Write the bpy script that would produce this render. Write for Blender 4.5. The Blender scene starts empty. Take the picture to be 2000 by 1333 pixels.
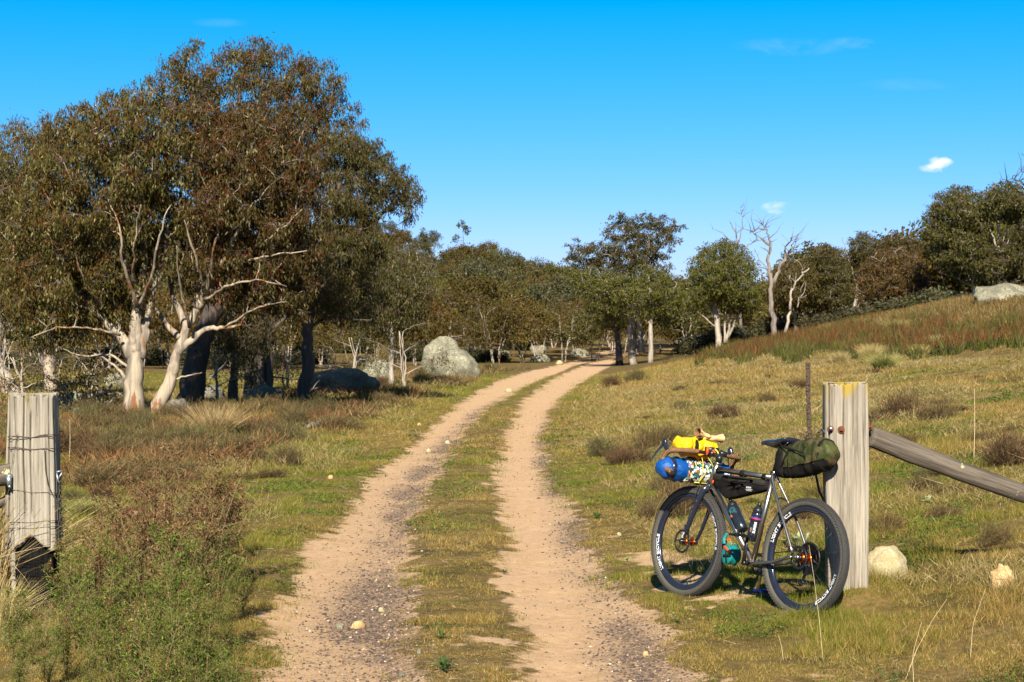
import bpy, math, random
import numpy as np
from math import radians as R, pi
from mathutils import Vector, Matrix

rng = np.random.default_rng(11)
random.seed(5)
SC = bpy.context.scene
COL = SC.collection
F, CX, HY, EYE = 3600.0, 1000.0, 668.0, 1.7      # focal length in photo pixels, horizon row, eye height

# ------------------------------------------------------------------ noise and terrain
def _h(ix, iy, s):
    n = ix * np.uint32(374761393) + iy * np.uint32(668265263) + np.uint32((s * 1442695041) & 0xFFFFFFFF)
    n = (n ^ (n >> np.uint32(13))) * np.uint32(1274126177)
    return ((n ^ (n >> np.uint32(16))) & np.uint32(0xFFFF)) * np.float32(1 / 65535.0)

def vnoise(x, y, s=0):
    x = np.asarray(x, float); y = np.asarray(y, float)
    x, y = np.broadcast_arrays(x, y); gx = np.floor(x); gy = np.floor(y); fx = x - gx; fy = y - gy
    ix = np.atleast_1d(gx).astype(np.int64).astype(np.uint32); iy = np.atleast_1d(gy).astype(np.int64).astype(np.uint32)
    if x.ndim == 0: fx = fx[None]; fy = fy[None]
    sh = x.ndim
    fx = fx * fx * (3 - 2 * fx); fy = fy * fy * (3 - 2 * fy)
    o = np.uint32(1)
    a = _h(ix, iy, s); b = _h(ix + o, iy, s); c = _h(ix, iy + o, s); d = _h(ix + o, iy + o, s)
    r = (a * (1 - fx) + b * fx) * (1 - fy) + (c * (1 - fx) + d * fx) * fy
    return r if sh else r[0]

def fbm(x, y, s=0, o=4):
    v = 0.0; a = 0.5; t = 0.0
    for k in range(o):
        v = v + a * vnoise(x * 2 ** k + 17.3 * k, y * 2 ** k - 9.1 * k, s + k); t += a; a *= 0.5
    return v / t

def sstep(a, b, x):
    t = np.clip((np.asarray(x, float) - a) / (b - a), 0, 1)
    return t * t * (3 - 2 * t)

# wheel tracks: photo row, then the four edges of the two ruts
ROAD = [(1420, 420, 790, 1030, 1450), (1333, 480, 790, 1015, 1400), (1200, 540, 790, 1010, 1265), (1100, 592, 795, 985, 1165),
        (1050, 622, 800, 980, 1140), (1000, 665, 815, 975, 1115), (950, 708, 832, 967, 1088), (900, 765, 868, 967, 1064),
        (850, 825, 905, 985, 1060), (800, 882, 945, 1010, 1078), (780, 905, 985, 1025, 1095), (750, 960, 1035, 1062, 1130),
        (730, 1015, 1085, 1100, 1165), (715, 1080, 1120, 1138, 1190), (705, 1130, 1158, 1166, 1202)]
_rt = np.array(ROAD, float)
RY = 6120.0 / (_rt[:, 0] - HY)
RE = (_rt[:, 1:] - CX) * RY[:, None] / F
RY = np.concatenate([[2.0], RY, [185, 200, 230, 300, 700]])
RE = np.concatenate([RE[:1], RE, [[10, 12, 12.8, 14.5], [18, 19.5, 20.5, 22.5], [40, 41, 42, 43], [95, 96, 97, 98], [500, 501, 502, 503]]])

def edges(y):
    return [np.interp(y, RY, RE[:, k]) for k in range(4)]

def sandmask(x, y):
    """1 on the bare wheel tracks, 0 in the grass, ragged between"""
    e = edges(y)
    w = 0.15 + 0.004 * np.asarray(y)
    n = (fbm(x * 1.7, y * 0.9, 3) - 0.5) * 0.30 * (1 + np.asarray(y) * 0.01) + (vnoise(x * 9, y * 7, 5) - .5) * .20 + (vnoise(x * 21, y * 16, 6) - .5) * .10
    hf = (fbm(x * 7, y * 6, 35, 3) - .5) * .30
    a = sstep(e[0] - w, e[0] + w, x + n) * (1 - sstep(e[1] - w, e[1] + w, x + n))
    b = sstep(e[2] - w, e[2] + w, x + n) * (1 - sstep(e[3] - w, e[3] + w, x + n))
    m = np.maximum(a, b)
    near = 1 - sstep(11.5, 17, y)                        # the centre strip is worn thin close by
    mid = sstep(e[1] - .1, e[1] + .1, x) * (1 - sstep(e[2] - .1, e[2] + .1, x))
    m = np.maximum(m, mid * near * sstep(.50, .76, fbm(x * 2.6, y * 2.0, 31) + hf) * .9)
    wear = sstep(e[3] - .1, e[3] + .1, x) * (1 - sstep(e[3] + .3, e[3] + 1.3, x)) * (1 - sstep(14, 19, y))
    m = np.maximum(m, wear * sstep(.52, .76, fbm(x * 1.9, y * 1.5, 57) + hf) * .85)
    return m

_TX = np.array([-400, -105, -22, -13.7, -5.3, 0, 10.5, 21, 60, 105, 400.])
_TZ = np.array([36, 29, 20.5, 18.0, 15.8, 14.2, 10.5, 8.5, 8, 8, 9.])

def zt(x, y):
    x = np.asarray(x, float); y = np.asarray(y, float)
    e = edges(y)
    far = np.interp(x, _TX, _TZ) * np.interp(y, [0, 158, 200, 250, 320, 380, 450, 900], [0, 0, .14, .34, .74, 1.0, 1.0, .3])
    far = far + sstep(180, 260, y) * (fbm(x * .03, y * .03, 8) - .5) * 3
    sl = np.interp(y, [0, 20, 45, 85, 96], [.125, .125, .13, .2, .2]) * np.where(y > 96, 96 / np.maximum(y, 96), 1)
    d = x - np.maximum(e[3] + np.interp(y, [0, 14, 20, 60], [0., .3, .3, .9]), np.interp(y, [0, 10, 15], [1.95, 1.95, 0]))
    soft = .3
    right = sl * (np.sqrt(d * d + soft * soft) + d - 0.0) / 2
    right = right * sstep(-3, 1, d)
    z = np.maximum(far, right * (1 - sstep(150, 260, y)))
    # ruts, verge bumps, rolling ground
    m = np.maximum(sstep(e[0] - .2, e[0] + .25, x) * (1 - sstep(e[1] - .25, e[1] + .2, x)),
                   sstep(e[2] - .2, e[2] + .25, x) * (1 - sstep(e[3] - .25, e[3] + .2, x))) * (y < 190)
    z = z - .045 * m
    off = np.clip(np.maximum(e[0] - x, x - e[3]), 0, 8)
    z = z + (fbm(x * .35, y * .3, 1) - .5) * .10 * sstep(.4, 5, off) + (vnoise(x * 3, y * 3, 2) - .5) * .014
    z = z + .105 * np.exp(-(((x - 2.15) / .26) ** 2 + ((y - 11.55) / .24) ** 2))      # earth heaped round the right post
    z = z + sstep(2, 12, e[0] - x) * sstep(22, 60, y) * (fbm(x * .12, y * .1, 4) - .5) * .5
    return z

def PX(px, py, Y):
    return Vector(((px - CX) * Y / F, Y, EYE - (py - HY) * Y / F))

def ground(px, py, y0=6.0, y1=180.0):
    """first point of the terrain seen at this place of the photo"""
    Y = np.geomspace(y0, y1, 4000)
    x = (px - CX) * Y / F; zr = EYE - (py - HY) * Y / F
    k = np.argmax(zr <= zt(x, Y)) if (zr <= zt(x, Y)).any() else len(Y) - 1
    return Vector((float(x[k]), float(Y[k]), float(zt(x[k], Y[k]))))

def at(px, Y):
    x = (px - CX) * Y / F
    return Vector((x, Y, float(zt(x, Y))))

# ------------------------------------------------------------------ objects
def tag(o, label=None, cat=None, group=None, kind=None):
    for k, v in (('label', label), ('category', cat), ('group', group), ('kind', kind)):
        if v: o[k] = v
    return o

def empty(name, loc, label, cat, group=None, rz=0.0):
    o = bpy.data.objects.new(name, None); COL.objects.link(o)
    o.location = loc; o.rotation_euler = (0, 0, rz); o.empty_display_size = .2
    return tag(o, label, cat, group)

def mesh_np(name, V, F_, mat=None, parent=None, col=None, smooth=False, loc=None):
    """V (N,3); F_ an (M,k) array or a list of such arrays; col (faces,3) colours"""
    V = np.asarray(V, np.float32)
    if not isinstance(F_, list): F_ = [F_]
    F_ = [np.asarray(f, np.int32) for f in F_ if len(f)]
    me = bpy.data.meshes.new(name)
    nf = sum(len(f) for f in F_); loops = np.concatenate([f.ravel() for f in F_])
    tot = np.concatenate([np.full(len(f), f.shape[1], np.int32) for f in F_])
    st = np.concatenate([[0], np.cumsum(tot)[:-1]]).astype(np.int32)
    me.vertices.add(len(V)); me.vertices.foreach_set('co', V.ravel())
    me.loops.add(len(loops)); me.loops.foreach_set('vertex_index', loops)
    me.polygons.add(nf); me.polygons.foreach_set('loop_start', st); me.polygons.foreach_set('loop_total', tot)
    me.polygons.foreach_set('use_smooth', np.full(nf, smooth, bool))
    if col is not None:
        a = me.attributes.new('Col', 'FLOAT_COLOR', 'FACE')
        a.data.foreach_set('color', np.concatenate([np.asarray(col, np.float32), np.ones((nf, 1), np.float32)], 1).ravel())
    me.update(calc_edges=True)
    if mat: me.materials.append(mat)
    o = bpy.data.objects.new(name, me); COL.objects.link(o)
    if parent: o.parent = parent
    if loc is not None: o.location = loc
    return o

def copy_tree(o, parent=None):
    c = o.copy(); COL.objects.link(c); c.parent = parent
    for ch in o.children:
        copy_tree(ch, c)
    return c

class MB:
    """collects shapes with numpy, then links them as one mesh object"""
    def __init__(s): s.v = []; s.f = {}; s.n = 0
    def add(s, V, *Fs):
        V = np.asarray(V, float).reshape(-1, 3)
        for f in Fs:
            f = np.asarray(f, int)
            if len(f): s.f.setdefault(f.shape[1], []).append(f + s.n)
        s.v.append(V); s.n += len(V); return s
    def tube(s, P, r, k=8, cap=True, closed=False, sx=1.0):
        P = np.asarray(P, float); n = len(P); r = np.broadcast_to(np.asarray(r, float), (n,))
        T = np.gradient(P, axis=0) if not closed else np.roll(P, -1, 0) - np.roll(P, 1, 0)
        T /= np.linalg.norm(T, axis=1)[:, None] + 1e-12
        a = np.array([0, 0, 1.]) if abs(T[0, 2]) < .9 else np.array([1., 0, 0])
        U = np.zeros_like(P); u = a - T[0] * (a @ T[0]); u /= np.linalg.norm(u)
        for i in range(n):
            u = u - T[i] * (u @ T[i]); u /= np.linalg.norm(u) + 1e-12; U[i] = u
        W = np.cross(T, U)
        t = np.linspace(0, 2 * pi, k, endpoint=False)
        V = P[:, None] + r[:, None, None] * (np.cos(t)[None, :, None] * U[:, None] + sx * np.sin(t)[None, :, None] * W[:, None])
        i = np.arange(n if closed else n - 1)[:, None] * k; j = np.arange(k)[None]; j2 = (j + 1) % k; i2 = (i + k) % (n * k)
        q = np.stack([i + j, i + j2, i2 + j2, i2 + j], -1).reshape(-1, 4)
        base = s.n; s.add(V, q)
        if cap and not closed:
            for row, rev in ((0, True), (n - 1, False)):
                idx = list(range(row * k, row * k + k)); idx = idx[::-1] if rev else idx
                s.f.setdefault(k, []).append(np.array([idx]) + base)
        return s
    def box(s, c, d, M=None):
        c = np.asarray(c, float); d = np.asarray(d, float) / 2
        V = np.array([[x, y, z] for x in (-1, 1) for y in (-1, 1) for z in (-1, 1)], float) * d
        if M is not None: V = V @ np.asarray(M).T
        return s.add(V + c, [[0, 1, 3, 2], [4, 6, 7, 5], [0, 4, 5, 1], [2, 3, 7, 6], [0, 2, 6, 4], [1, 5, 7, 3]])
    def build(s, name, mat, parent=None, smooth=True, loc=None):
        return mesh_np(name, np.concatenate(s.v), [np.concatenate(s.f[k]) for k in sorted(s.f)], mat, parent, None, smooth, loc)

# ------------------------------------------------------------------ materials
def nt(name):
    m = bpy.data.materials.new(name); m.use_nodes = True
    t = m.node_tree; t.nodes.clear()
    o = t.nodes.new('ShaderNodeOutputMaterial')
    return m, t, o

def N(t, typ, **kw):
    n = t.nodes.new(typ)
    for k, v in kw.items():
        if k.startswith('_'): n.inputs[k[1:].replace('_', ' ')].default_value = v
        else: setattr(n, k, v)
    return n

def L(t, a, b): t.links.new(a, b)

def bsdf(t, o, rough=.7, metal=0., spec=.3):
    b = N(t, 'ShaderNodeBsdfPrincipled'); b.inputs['Roughness'].default_value = rough
    b.inputs['Metallic'].default_value = metal; b.inputs['Specular IOR Level'].default_value = spec
    L(t, b.outputs[0], o.inputs[0]); return b

def ramp(t, fac, stops, interp='LINEAR'):
    r = N(t, 'ShaderNodeValToRGB'); r.color_ramp.interpolation = interp
    e = r.color_ramp.elements
    while len(e) > 1: e.remove(e[0])
    e[0].position = stops[0][0]; e[0].color = (*stops[0][1], 1)
    for p, c in stops[1:]:
        x = e.new(p); x.color = (*c, 1)
    L(t, fac, r.inputs[0]); return r.outputs[0]

def coords(t, scale=(1, 1, 1), obj=True):
    c = N(t, 'ShaderNodeTexCoord'); m = N(t, 'ShaderNodeMapping'); m.inputs['Scale'].default_value = scale
    L(t, c.outputs['Object' if obj else 'Generated'], m.inputs[0]); return m.outputs[0]

def noise(t, vec, scale, detail=4, rough=.55, dist=0.):
    n = N(t, 'ShaderNodeTexNoise'); n.inputs['Scale'].default_value = scale; n.inputs['Detail'].default_value = detail
    n.inputs['Roughness'].default_value = rough; n.inputs['Distortion'].default_value = dist
    L(t, vec, n.inputs['Vector']); return n.outputs['Fac']

def bump(t, h, b, strength=.5, dist=.01):
    n = N(t, 'ShaderNodeBump'); n.inputs['Strength'].default_value = strength; n.inputs['Distance'].default_value = dist
    L(t, h, n.inputs['Height']); L(t, n.outputs[0], b.inputs['Normal'])

def mixc(t, fac, a, b, mode='MIX'):
    n = N(t, 'ShaderNodeMix', data_type='RGBA', blend_type=mode)
    for s, v in ((0, fac), (6, a), (7, b)):
        if isinstance(v, (int, float)): n.inputs[s].default_value = v
        elif isinstance(v, tuple): n.inputs[s].default_value = (*v, 1)
        else: L(t, v, n.inputs[s])
    return n.outputs[2]

def math_(t, op, a, b=None, c=None):
    n = N(t, 'ShaderNodeMath', operation=op)
    for i, v in enumerate((a, b, c)):
        if v is None: continue
        if isinstance(v, (int, float)): n.inputs[i].default_value = v
        else: L(t, v, n.inputs[i])
    return n.outputs[0]

def simple(name, c1, c2=None, scale=40, rough=.6, metal=0., spec=.4, bmp=.0, bdist=.002, stretch=(1, 1, 1)):
    m, t, o = nt(name); b = bsdf(t, o, rough, metal, spec)
    v = coords(t, stretch)
    n = noise(t, v, scale, 5)
    if c2 is None: c2 = tuple(x * .7 for x in c1)
    L(t, ramp(t, n, [(.3, c1), (.7, c2)]), b.inputs['Base Color'])
    if bmp: bump(t, n, b, bmp, bdist)
    return m

def leafmat(name, rough=.5, trans=.25, spec=.4, vary=.25):
    """foliage: colour stored per leaf, lighter or darker as a whole from plant to plant"""
    m, t, o = nt(name)
    a = N(t, 'ShaderNodeAttribute', attribute_name='Col')
    oi = N(t, 'ShaderNodeObjectInfo')
    hs = N(t, 'ShaderNodeHueSaturation'); L(t, a.outputs['Color'], hs.inputs['Color'])
    L(t, math_(t, 'MULTIPLY_ADD', oi.outputs['Random'], .05 * vary / .25, .5 - .025 * vary / .25), hs.inputs['Hue'])
    L(t, math_(t, 'MULTIPLY_ADD', oi.outputs['Random'], vary * 1.6, 1 - vary * .8), hs.inputs['Value'])
    b = bsdf(t, o, rough, 0, spec); L(t, hs.outputs[0], b.inputs['Base Color'])
    tr = N(t, 'ShaderNodeBsdfTranslucent'); L(t, hs.outputs[0], tr.inputs[0])
    mx = N(t, 'ShaderNodeMixShader'); mx.inputs[0].default_value = trans
    L(t, b.outputs[0], mx.inputs[1]); L(t, tr.outputs[0], mx.inputs[2]); L(t, mx.outputs[0], o.inputs[0])
    return m

M_LEAF = leafmat('gum_leaves', .55, .2, .12, .14)
M_GRASS = leafmat('grass_blades', .7, .3, .10, 0.0)
M_SHRUB = leafmat('heath_twigs', .8, .2, .06, .2)

def bark(name, pale, grey, rust, rustamt=.5, dark=.0):
    m, t, o = nt(name); b = bsdf(t, o, .75, 0, .2)
    v = coords(t, (1, 1, .16))
    n1 = noise(t, v, 5.5, 5, .6, .6); n2 = noise(t, v, 14, 4, .6); v3 = coords(t, (1, 1, .3)); n3 = noise(t, v3, 1.1, 3, .5)
    c = ramp(t, n1, [(.40, grey), (.56, pale), (.72, tuple(x * .82 for x in pale))])
    lim = math_(t, 'ADD', n3, math_(t, 'MULTIPLY', n2, .5))
    f = ramp(t, lim, [(.93 - .25 * rustamt, (0, 0, 0)), (.98 - .25 * rustamt, (1, 1, 1))])
    c = mixc(t, f, c, rust)
    L(t, c, b.inputs['Base Color']); bump(t, n2, b, .5, .03)
    return m

M_TWIGS = simple('crown_twigs', (.17, .12, .09), (.10, .075, .06), 12, .8)
M_BARK = bark('snow_gum_bark', (.38, .31, .225), (.16, .13, .105), (.20, .085, .035), .40)
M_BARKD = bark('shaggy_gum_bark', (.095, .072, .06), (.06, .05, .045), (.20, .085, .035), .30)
M_BARKP = bark('pale_gum_bark', (.40, .34, .27), (.20, .17, .145), (.22, .12, .07), .45)
M_DEAD = bark('dead_wood_bark', (.23, .19, .155), (.12, .10, .085), (.10, .075, .06), .3)

# ------------------------------------------------------------------ trees
def leaf_quads(C, Ln, Wd, droop=1.0, spread=.7, r=rng):
    n = len(C)
    d = r.normal(size=(n, 3)) * spread; d[:, 2] -= droop; d /= np.linalg.norm(d, axis=1)[:, None]
    s = np.cross(d, r.normal(size=(n, 3))); s /= np.linalg.norm(s, axis=1)[:, None]
    Ls = (Ln * r.uniform(.65, 1.25, n))[:, None]; Ws = (Wd * r.uniform(.7, 1.2, n))[:, None]
    V = np.stack([C, C + d * Ls * .42 + s * Ws / 2, C + d * Ls, C + d * Ls * .42 - s * Ws / 2], 1).reshape(-1, 3)
    return V, np.arange(4 * n).reshape(-1, 4)

def prisms(mb, P, r):
    """many thin three-sided twigs at once: P (n, m, 3) points, r (m,) radii"""
    P = np.asarray(P, float); n, m_, _ = P.shape
    d = P[:, -1] - P[:, 0]; d /= np.linalg.norm(d, axis=1)[:, None] + 1e-9
    u = np.cross(d, np.array([.31, .77, .55])); u /= np.linalg.norm(u, axis=1)[:, None] + 1e-9; w = np.cross(d, u)
    t = np.arange(3) * 2 * pi / 3
    ring = np.cos(t)[None, :, None] * u[:, None] + np.sin(t)[None, :, None] * w[:, None]
    V = P[:, :, None] + ring[:, None] * np.asarray(r)[None, :, None, None]
    b = (np.arange(n) * m_ * 3)[:, None, None]; i = (np.arange(m_ - 1) * 3)[None, :, None]; j = np.arange(3)[None, None]; j2 = (j + 1) % 3
    mb.add(V, np.stack([b + i + j, b + i + j2, b + i + 3 + j2, b + i + 3 + j], -1).reshape(-1, 4))

def bez(a, b, c, n):
    t = np.linspace(0, 1, n)[:, None]
    return (1 - t) ** 2 * a + 2 * t * (1 - t) * b + t * t * c

def grow(limbs, C, rad, nl, Ln, Wd, pal, r, sub=10, twig=True, sides=8, flat=.75, droop=1., spread=.7, tight=.30, minr=.010, hang=.85):
    """limbs: [(points, r0, r1)]; C (K,3) clump centres, rad (K) clump radii -> (wood MB, leaf V, leaf F, leaf colour)"""
    wood = MB(); nodes = []; nr = []; TW = []
    for P, r0, r1 in limbs:
        P = np.asarray(P, float); m = max(6, len(P) * 4)
        s = np.linspace(0, len(P) - 1, m); Q = np.stack([np.interp(s, range(len(P)), P[:, k]) for k in range(3)], 1)
        for _ in range(2): Q[1:-1] = (Q[:-2] + 2 * Q[1:-1] + Q[2:]) / 4
        seg = np.linalg.norm(P[-1] - P[0]) / m
        Q[1:-1] += r.normal(size=(m - 2, 3)) * seg * .10
        rr = r0 + (r1 - r0) * np.linspace(0, 1, m) ** .8
        rr = rr * (1 + r.normal(size=m) * .05); 
        wood.tube(Q, rr, sides)
        for q, a in zip(Q[m // 4:], rr[m // 4:]): nodes.append(q); nr.append(a)
    order = np.argsort([min(np.linalg.norm(c - n) for n in nodes) for c in C]) if len(C) else []
    lc = []; lcol = []
    for k in order:
        c = C[k]; NA = np.array(nodes); d = c - NA
        dist = np.linalg.norm(d, axis=1) + np.where(d[:, 2] < .2, (0.2 - d[:, 2]) * 1.5, 0)
        j = int(np.argmin(dist)); a = NA[j]; l = np.linalg.norm(c - a)
        r0 = min(nr[j] * .72, .010 + .014 * l + minr)
        midp = (a + c) / 2 + np.array([0, 0, l * .10]) + r.normal(size=3) * l * .10
        n = 7; Q = bez(a, midp, c, n); Q[1:-1] += r.normal(size=(n - 2, 3)) * l * .025
        rr = np.linspace(max(r0, minr), minr * .8, n)
        wood.tube(Q, rr, 5, cap=False)
        for q, b in zip(Q[2:], rr[2:]): nodes.append(q); nr.append(b)
        u = r.normal(size=(sub, 3)); u /= np.linalg.norm(u, axis=1)[:, None]
        S = c + u * (r.uniform(.35, 1, (sub, 1)) ** .6) * rad[k] * np.array([1, 1, flat])
        if twig: TW.append(np.stack([c - (S - c) * .1, (c + S) / 2 + r.normal(size=(sub, 3)) * rad[k] * .08, S], 1))
        n_ = int(nl * (rad[k] ** 2)); idx = r.integers(0, sub, n_)
        lc.append(S[idx] + r.normal(size=(n_, 3)) * rad[k] * tight * np.array([1, 1, hang]) - np.array([0, 0, rad[k] * .12]))
        tone = r.uniform(0, 1, sub)
        zr = (S[idx, 2] - c[2]) / (rad[k] * flat)                   # young leaves at the tips are redder
        lcol.append(np.clip(tone[idx] * .45 + r.uniform(0, 1, n_) * .6 - .14 * zr, 0, 1))
    if not lc: return wood, None, None, None, None
    tw = MB()
    if TW: prisms(tw, np.concatenate(TW), [minr * .7, minr * .5, minr * .3])
    lc = np.concatenate(lc); w = np.concatenate(lcol)
    V, Fq = leaf_quads(lc, Ln, Wd, droop, spread, r)
    pal = np.array(pal); s = np.clip(w, 0, .999) * (len(pal) - 1); i = s.astype(int); f = (s - i)[:, None]
    col = pal[i] * (1 - f) + pal[i + 1] * f
    col = col * r.uniform(.75, 1.25, (len(col), 1))
    return wood, V, Fq, col, tw

def plant_tree(name, loc, label, cat, group, limbs, C, rad, nl, Ln, Wd, pal, barkm, r, **kw):
    root = empty(name, loc, label, cat, group)
    wood, V, Fq, col, tw = grow(limbs, C, rad, nl, Ln, Wd, pal, r, **kw)
    wood.build('trunk', barkm, root)
    if V is not None: mesh_np('crown', V, Fq, M_LEAF, root, col); tag(tw.build('twigs', M_TWIGS, root), kind='stuff')
    return root

def inside(poly, p):
    x, y = p; c = False; n = len(poly)
    for i in range(n):
        x1, y1 = poly[i]; x2, y2 = poly[(i + 1) % n]
        if (y1 > y) != (y2 > y) and x < (x2 - x1) * (y - y1) / (y2 - y1) + x1: c = not c
    return c

def edge_d(poly, p):
    a = np.array(poly, float); c = np.roll(a, -1, 0); p = np.array(p, float); e = c - a
    t = np.clip(((p - a) * e).sum(1) / (e * e).sum(1), 0, 1)[:, None]
    return float(np.sqrt(((a + t * e - p) ** 2).sum(1)).min())

def crown_from_outline(poly, base, Y, step, depth, r, holes=0., gap=.9, open_below=None):
    """fills an outline (photo pixels, at distance Y) with clumps over its real depth"""
    poly = [tuple(p) for p in poly]; xs = [p[0] for p in poly]; ys = [p[1] for p in poly]
    pts = []; out = []; rad = []
    tries = 0
    while tries < 1500:
        tries += 1
        p = (r.uniform(min(xs), max(xs)), r.uniform(min(ys), max(ys)))
        if not inside(poly, p): continue
        d = edge_d(poly, p)
        if d < step * .35: continue
        half = max(xs) - min(xs); dz = depth * min(1, d / (half * .28))
        yy = r.uniform(-1, 1) * dz
        if open_below and p[1] > open_below: yy = dz * r.uniform(-.6, 1)          # boughs show in front of the lower leaves
        q = np.array(PX(p[0], p[1], Y)) + np.array([0, yy, 0])
        rr = step * Y / F * r.uniform(.8, 1.15)
        rr = min(rr, max(d, step * .5) * Y / F * 1.1)
        if out and (((np.array(out) - q) ** 2).sum(1) < (gap * step * Y / F) ** 2).any(): continue
        if r.uniform() < holes: continue
        out.append(q); rad.append(rr)
    return np.array(out) - np.array(base), np.array(rad)

def rel(pts, base, Y):
    """polyline given as (px, py[, distance offset]) relative to a tree base"""
    return [np.array(PX(p[0], p[1], Y + (p[2] if len(p) > 2 else 0))) - np.array(base) for p in pts]
# ================================================================== SETTING
def world():
    w = bpy.data.worlds.new('World'); SC.world = w; w.use_nodes = True
    t = w.node_tree; t.nodes.clear()
    o = t.nodes.new('ShaderNodeOutputWorld'); b = t.nodes.new('ShaderNodeBackground'); L(t, b.outputs[0], o.inputs[0])
    s = N(t, 'ShaderNodeTexSky', sky_type='NISHITA'); s.sun_disc = False
    s.sun_elevation = SUN_EL; s.sun_rotation = SUN_ROT; s.air_density = 1.0; s.dust_density = .0; s.ozone_density = 2.0; s.altitude = 900
    sz_ = N(t, 'ShaderNodeSeparateXYZ'); L(t, N(t, 'ShaderNodeTexCoord').outputs['Generated'], sz_.inputs[0]); SEPZ = sz_.outputs[2]
    hs = N(t, 'ShaderNodeHueSaturation'); hs.inputs['Saturation'].default_value = SKY_SAT; hs.inputs['Hue'].default_value = SKY_HUE
    L(t, s.outputs[0], hs.inputs['Color'])
    # two small fair-weather clouds and a trace of cirrus, placed by direction
    g = N(t, 'ShaderNodeTexCoord').outputs['Generated']
    sep = N(t, 'ShaderNodeSeparateXYZ'); L(t, g, sep.inputs[0])
    ax = math_(t, 'DIVIDE', sep.outputs[0], sep.outputs[1]); az = math_(t, 'DIVIDE', sep.outputs[2], sep.outputs[1])
    mp = N(t, 'ShaderNodeMapping'); mp.inputs['Scale'].default_value = (1, 1, 2.2); L(t, g, mp.inputs[0])
    n = noise(t, mp.outputs[0], 75, 6, .6, .3); n2 = noise(t, mp.outputs[0], 16, 6, .65, .8)
    front = math_(t, 'GREATER_THAN', sep.outputs[1], 0)
    tot = None
    for px, py, wx, wz, amp in [(1838, 322, 26, 17, 1.25), (1815, 330, 42, 7, .55), (1518, 405, 30, 12, .75), (1525, 400, 18, 8, .35)]:
        dx = math_(t, 'DIVIDE', math_(t, 'SUBTRACT', ax, (px - CX) / F), wx / F)
        dz = math_(t, 'DIVIDE', math_(t, 'SUBTRACT', az, (HY - py) / F), wz / F)
        r2 = math_(t, 'ADD', math_(t, 'MULTIPLY', dx, dx), math_(t, 'MULTIPLY', dz, dz))
        k = math_(t, 'MULTIPLY', math_(t, 'MAXIMUM', math_(t, 'ADD', math_(t, 'SUBTRACT', .75, r2), math_(t, 'MULTIPLY_ADD', n, 5.0, -2.5)), 0), amp * .62)
        k = math_(t, 'MULTIPLY', k, math_(t, 'MINIMUM', math_(t, 'MAXIMUM', math_(t, 'SUBTRACT', 2.4, r2), 0), 1))
        tot = k if tot is None else math_(t, 'MAXIMUM', tot, k)
    for px, py, wx, wz, amp in [(1540, 92, 120, 20, .16), (1690, 84, 90, 14, .16), (1780, 165, 110, 14, .08), (430, 45, 60, 10, .07)]:
        dx = math_(t, 'DIVIDE', math_(t, 'SUBTRACT', ax, (px - CX) / F), wx / F)
        dz = math_(t, 'DIVIDE', math_(t, 'SUBTRACT', az, (HY - py) / F), wz / F)
        r2 = math_(t, 'ADD', math_(t, 'MULTIPLY', dx, dx), math_(t, 'MULTIPLY', dz, dz))
        k = math_(t, 'MULTIPLY', math_(t, 'MAXIMUM', math_(t, 'SUBTRACT', 1., r2), 0), amp * .55)
        k = math_(t, 'MULTIPLY', k, math_(t, 'MAXIMUM', math_(t, 'MULTIPLY_ADD', n2, 7, -3.0), 0))
        tot = math_(t, 'MAXIMUM', tot, k)
    tot = math_(t, 'MINIMUM', math_(t, 'MULTIPLY', tot, front), .95)
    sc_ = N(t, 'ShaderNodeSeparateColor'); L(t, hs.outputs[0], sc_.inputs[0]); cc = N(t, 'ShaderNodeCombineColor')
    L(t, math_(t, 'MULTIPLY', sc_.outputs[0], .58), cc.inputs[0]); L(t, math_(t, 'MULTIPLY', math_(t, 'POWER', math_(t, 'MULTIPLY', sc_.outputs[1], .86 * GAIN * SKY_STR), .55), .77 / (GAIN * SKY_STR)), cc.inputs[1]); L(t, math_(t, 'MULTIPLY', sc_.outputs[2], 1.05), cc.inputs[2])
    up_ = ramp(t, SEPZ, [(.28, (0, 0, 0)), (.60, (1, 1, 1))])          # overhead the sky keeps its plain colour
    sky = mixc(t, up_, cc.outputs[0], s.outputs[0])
    c = mixc(t, tot, sky, (8.6, 8.8, 9.2))
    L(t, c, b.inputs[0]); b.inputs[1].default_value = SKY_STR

GAIN = 2 ** 1.35
SUN_EL = R(33); SUN_AZ = R(4.0)        # light travels towards +y, slightly to the right
SUN_ROT = pi + SUN_AZ
SKY_SAT = 1.72; SKY_HUE = .5; SKY_STR = .050
world()
sd = bpy.data.lights.new('sun', 'SUN'); sd.energy = 5.0; sd.angle = R(.5); sd.color = (1, .92, .78)
so = bpy.data.objects.new('sun', sd); COL.objects.link(so)
so.rotation_euler = Vector((math.sin(SUN_AZ) * math.cos(SUN_EL), math.cos(SUN_AZ) * math.cos(SUN_EL), -math.sin(SUN_EL))).to_track_quat('-Z', 'Y').to_euler()
SC.view_settings.view_transform = 'Standard'; SC.view_settings.look = 'None'; SC.view_settings.exposure = 1.35; SC.view_settings.gamma = 1
cd = bpy.data.cameras.new('camera'); cam = bpy.data.objects.new('camera', cd); COL.objects.link(cam); SC.camera = cam
cam.location = (0, 0, EYE); cam.rotation_euler = (R(90), 0, 0)
cd.sensor_width = 36; cd.lens = 36 * F / 2000; cd.shift_y = (HY - 666.5) / 2000 * -1 * -1; cd.clip_end = 3000; cd.clip_start = .1
cd.dof.use_dof = True; cd.dof.focus_distance = 12.5; cd.dof.aperture_fstop = 11
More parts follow.
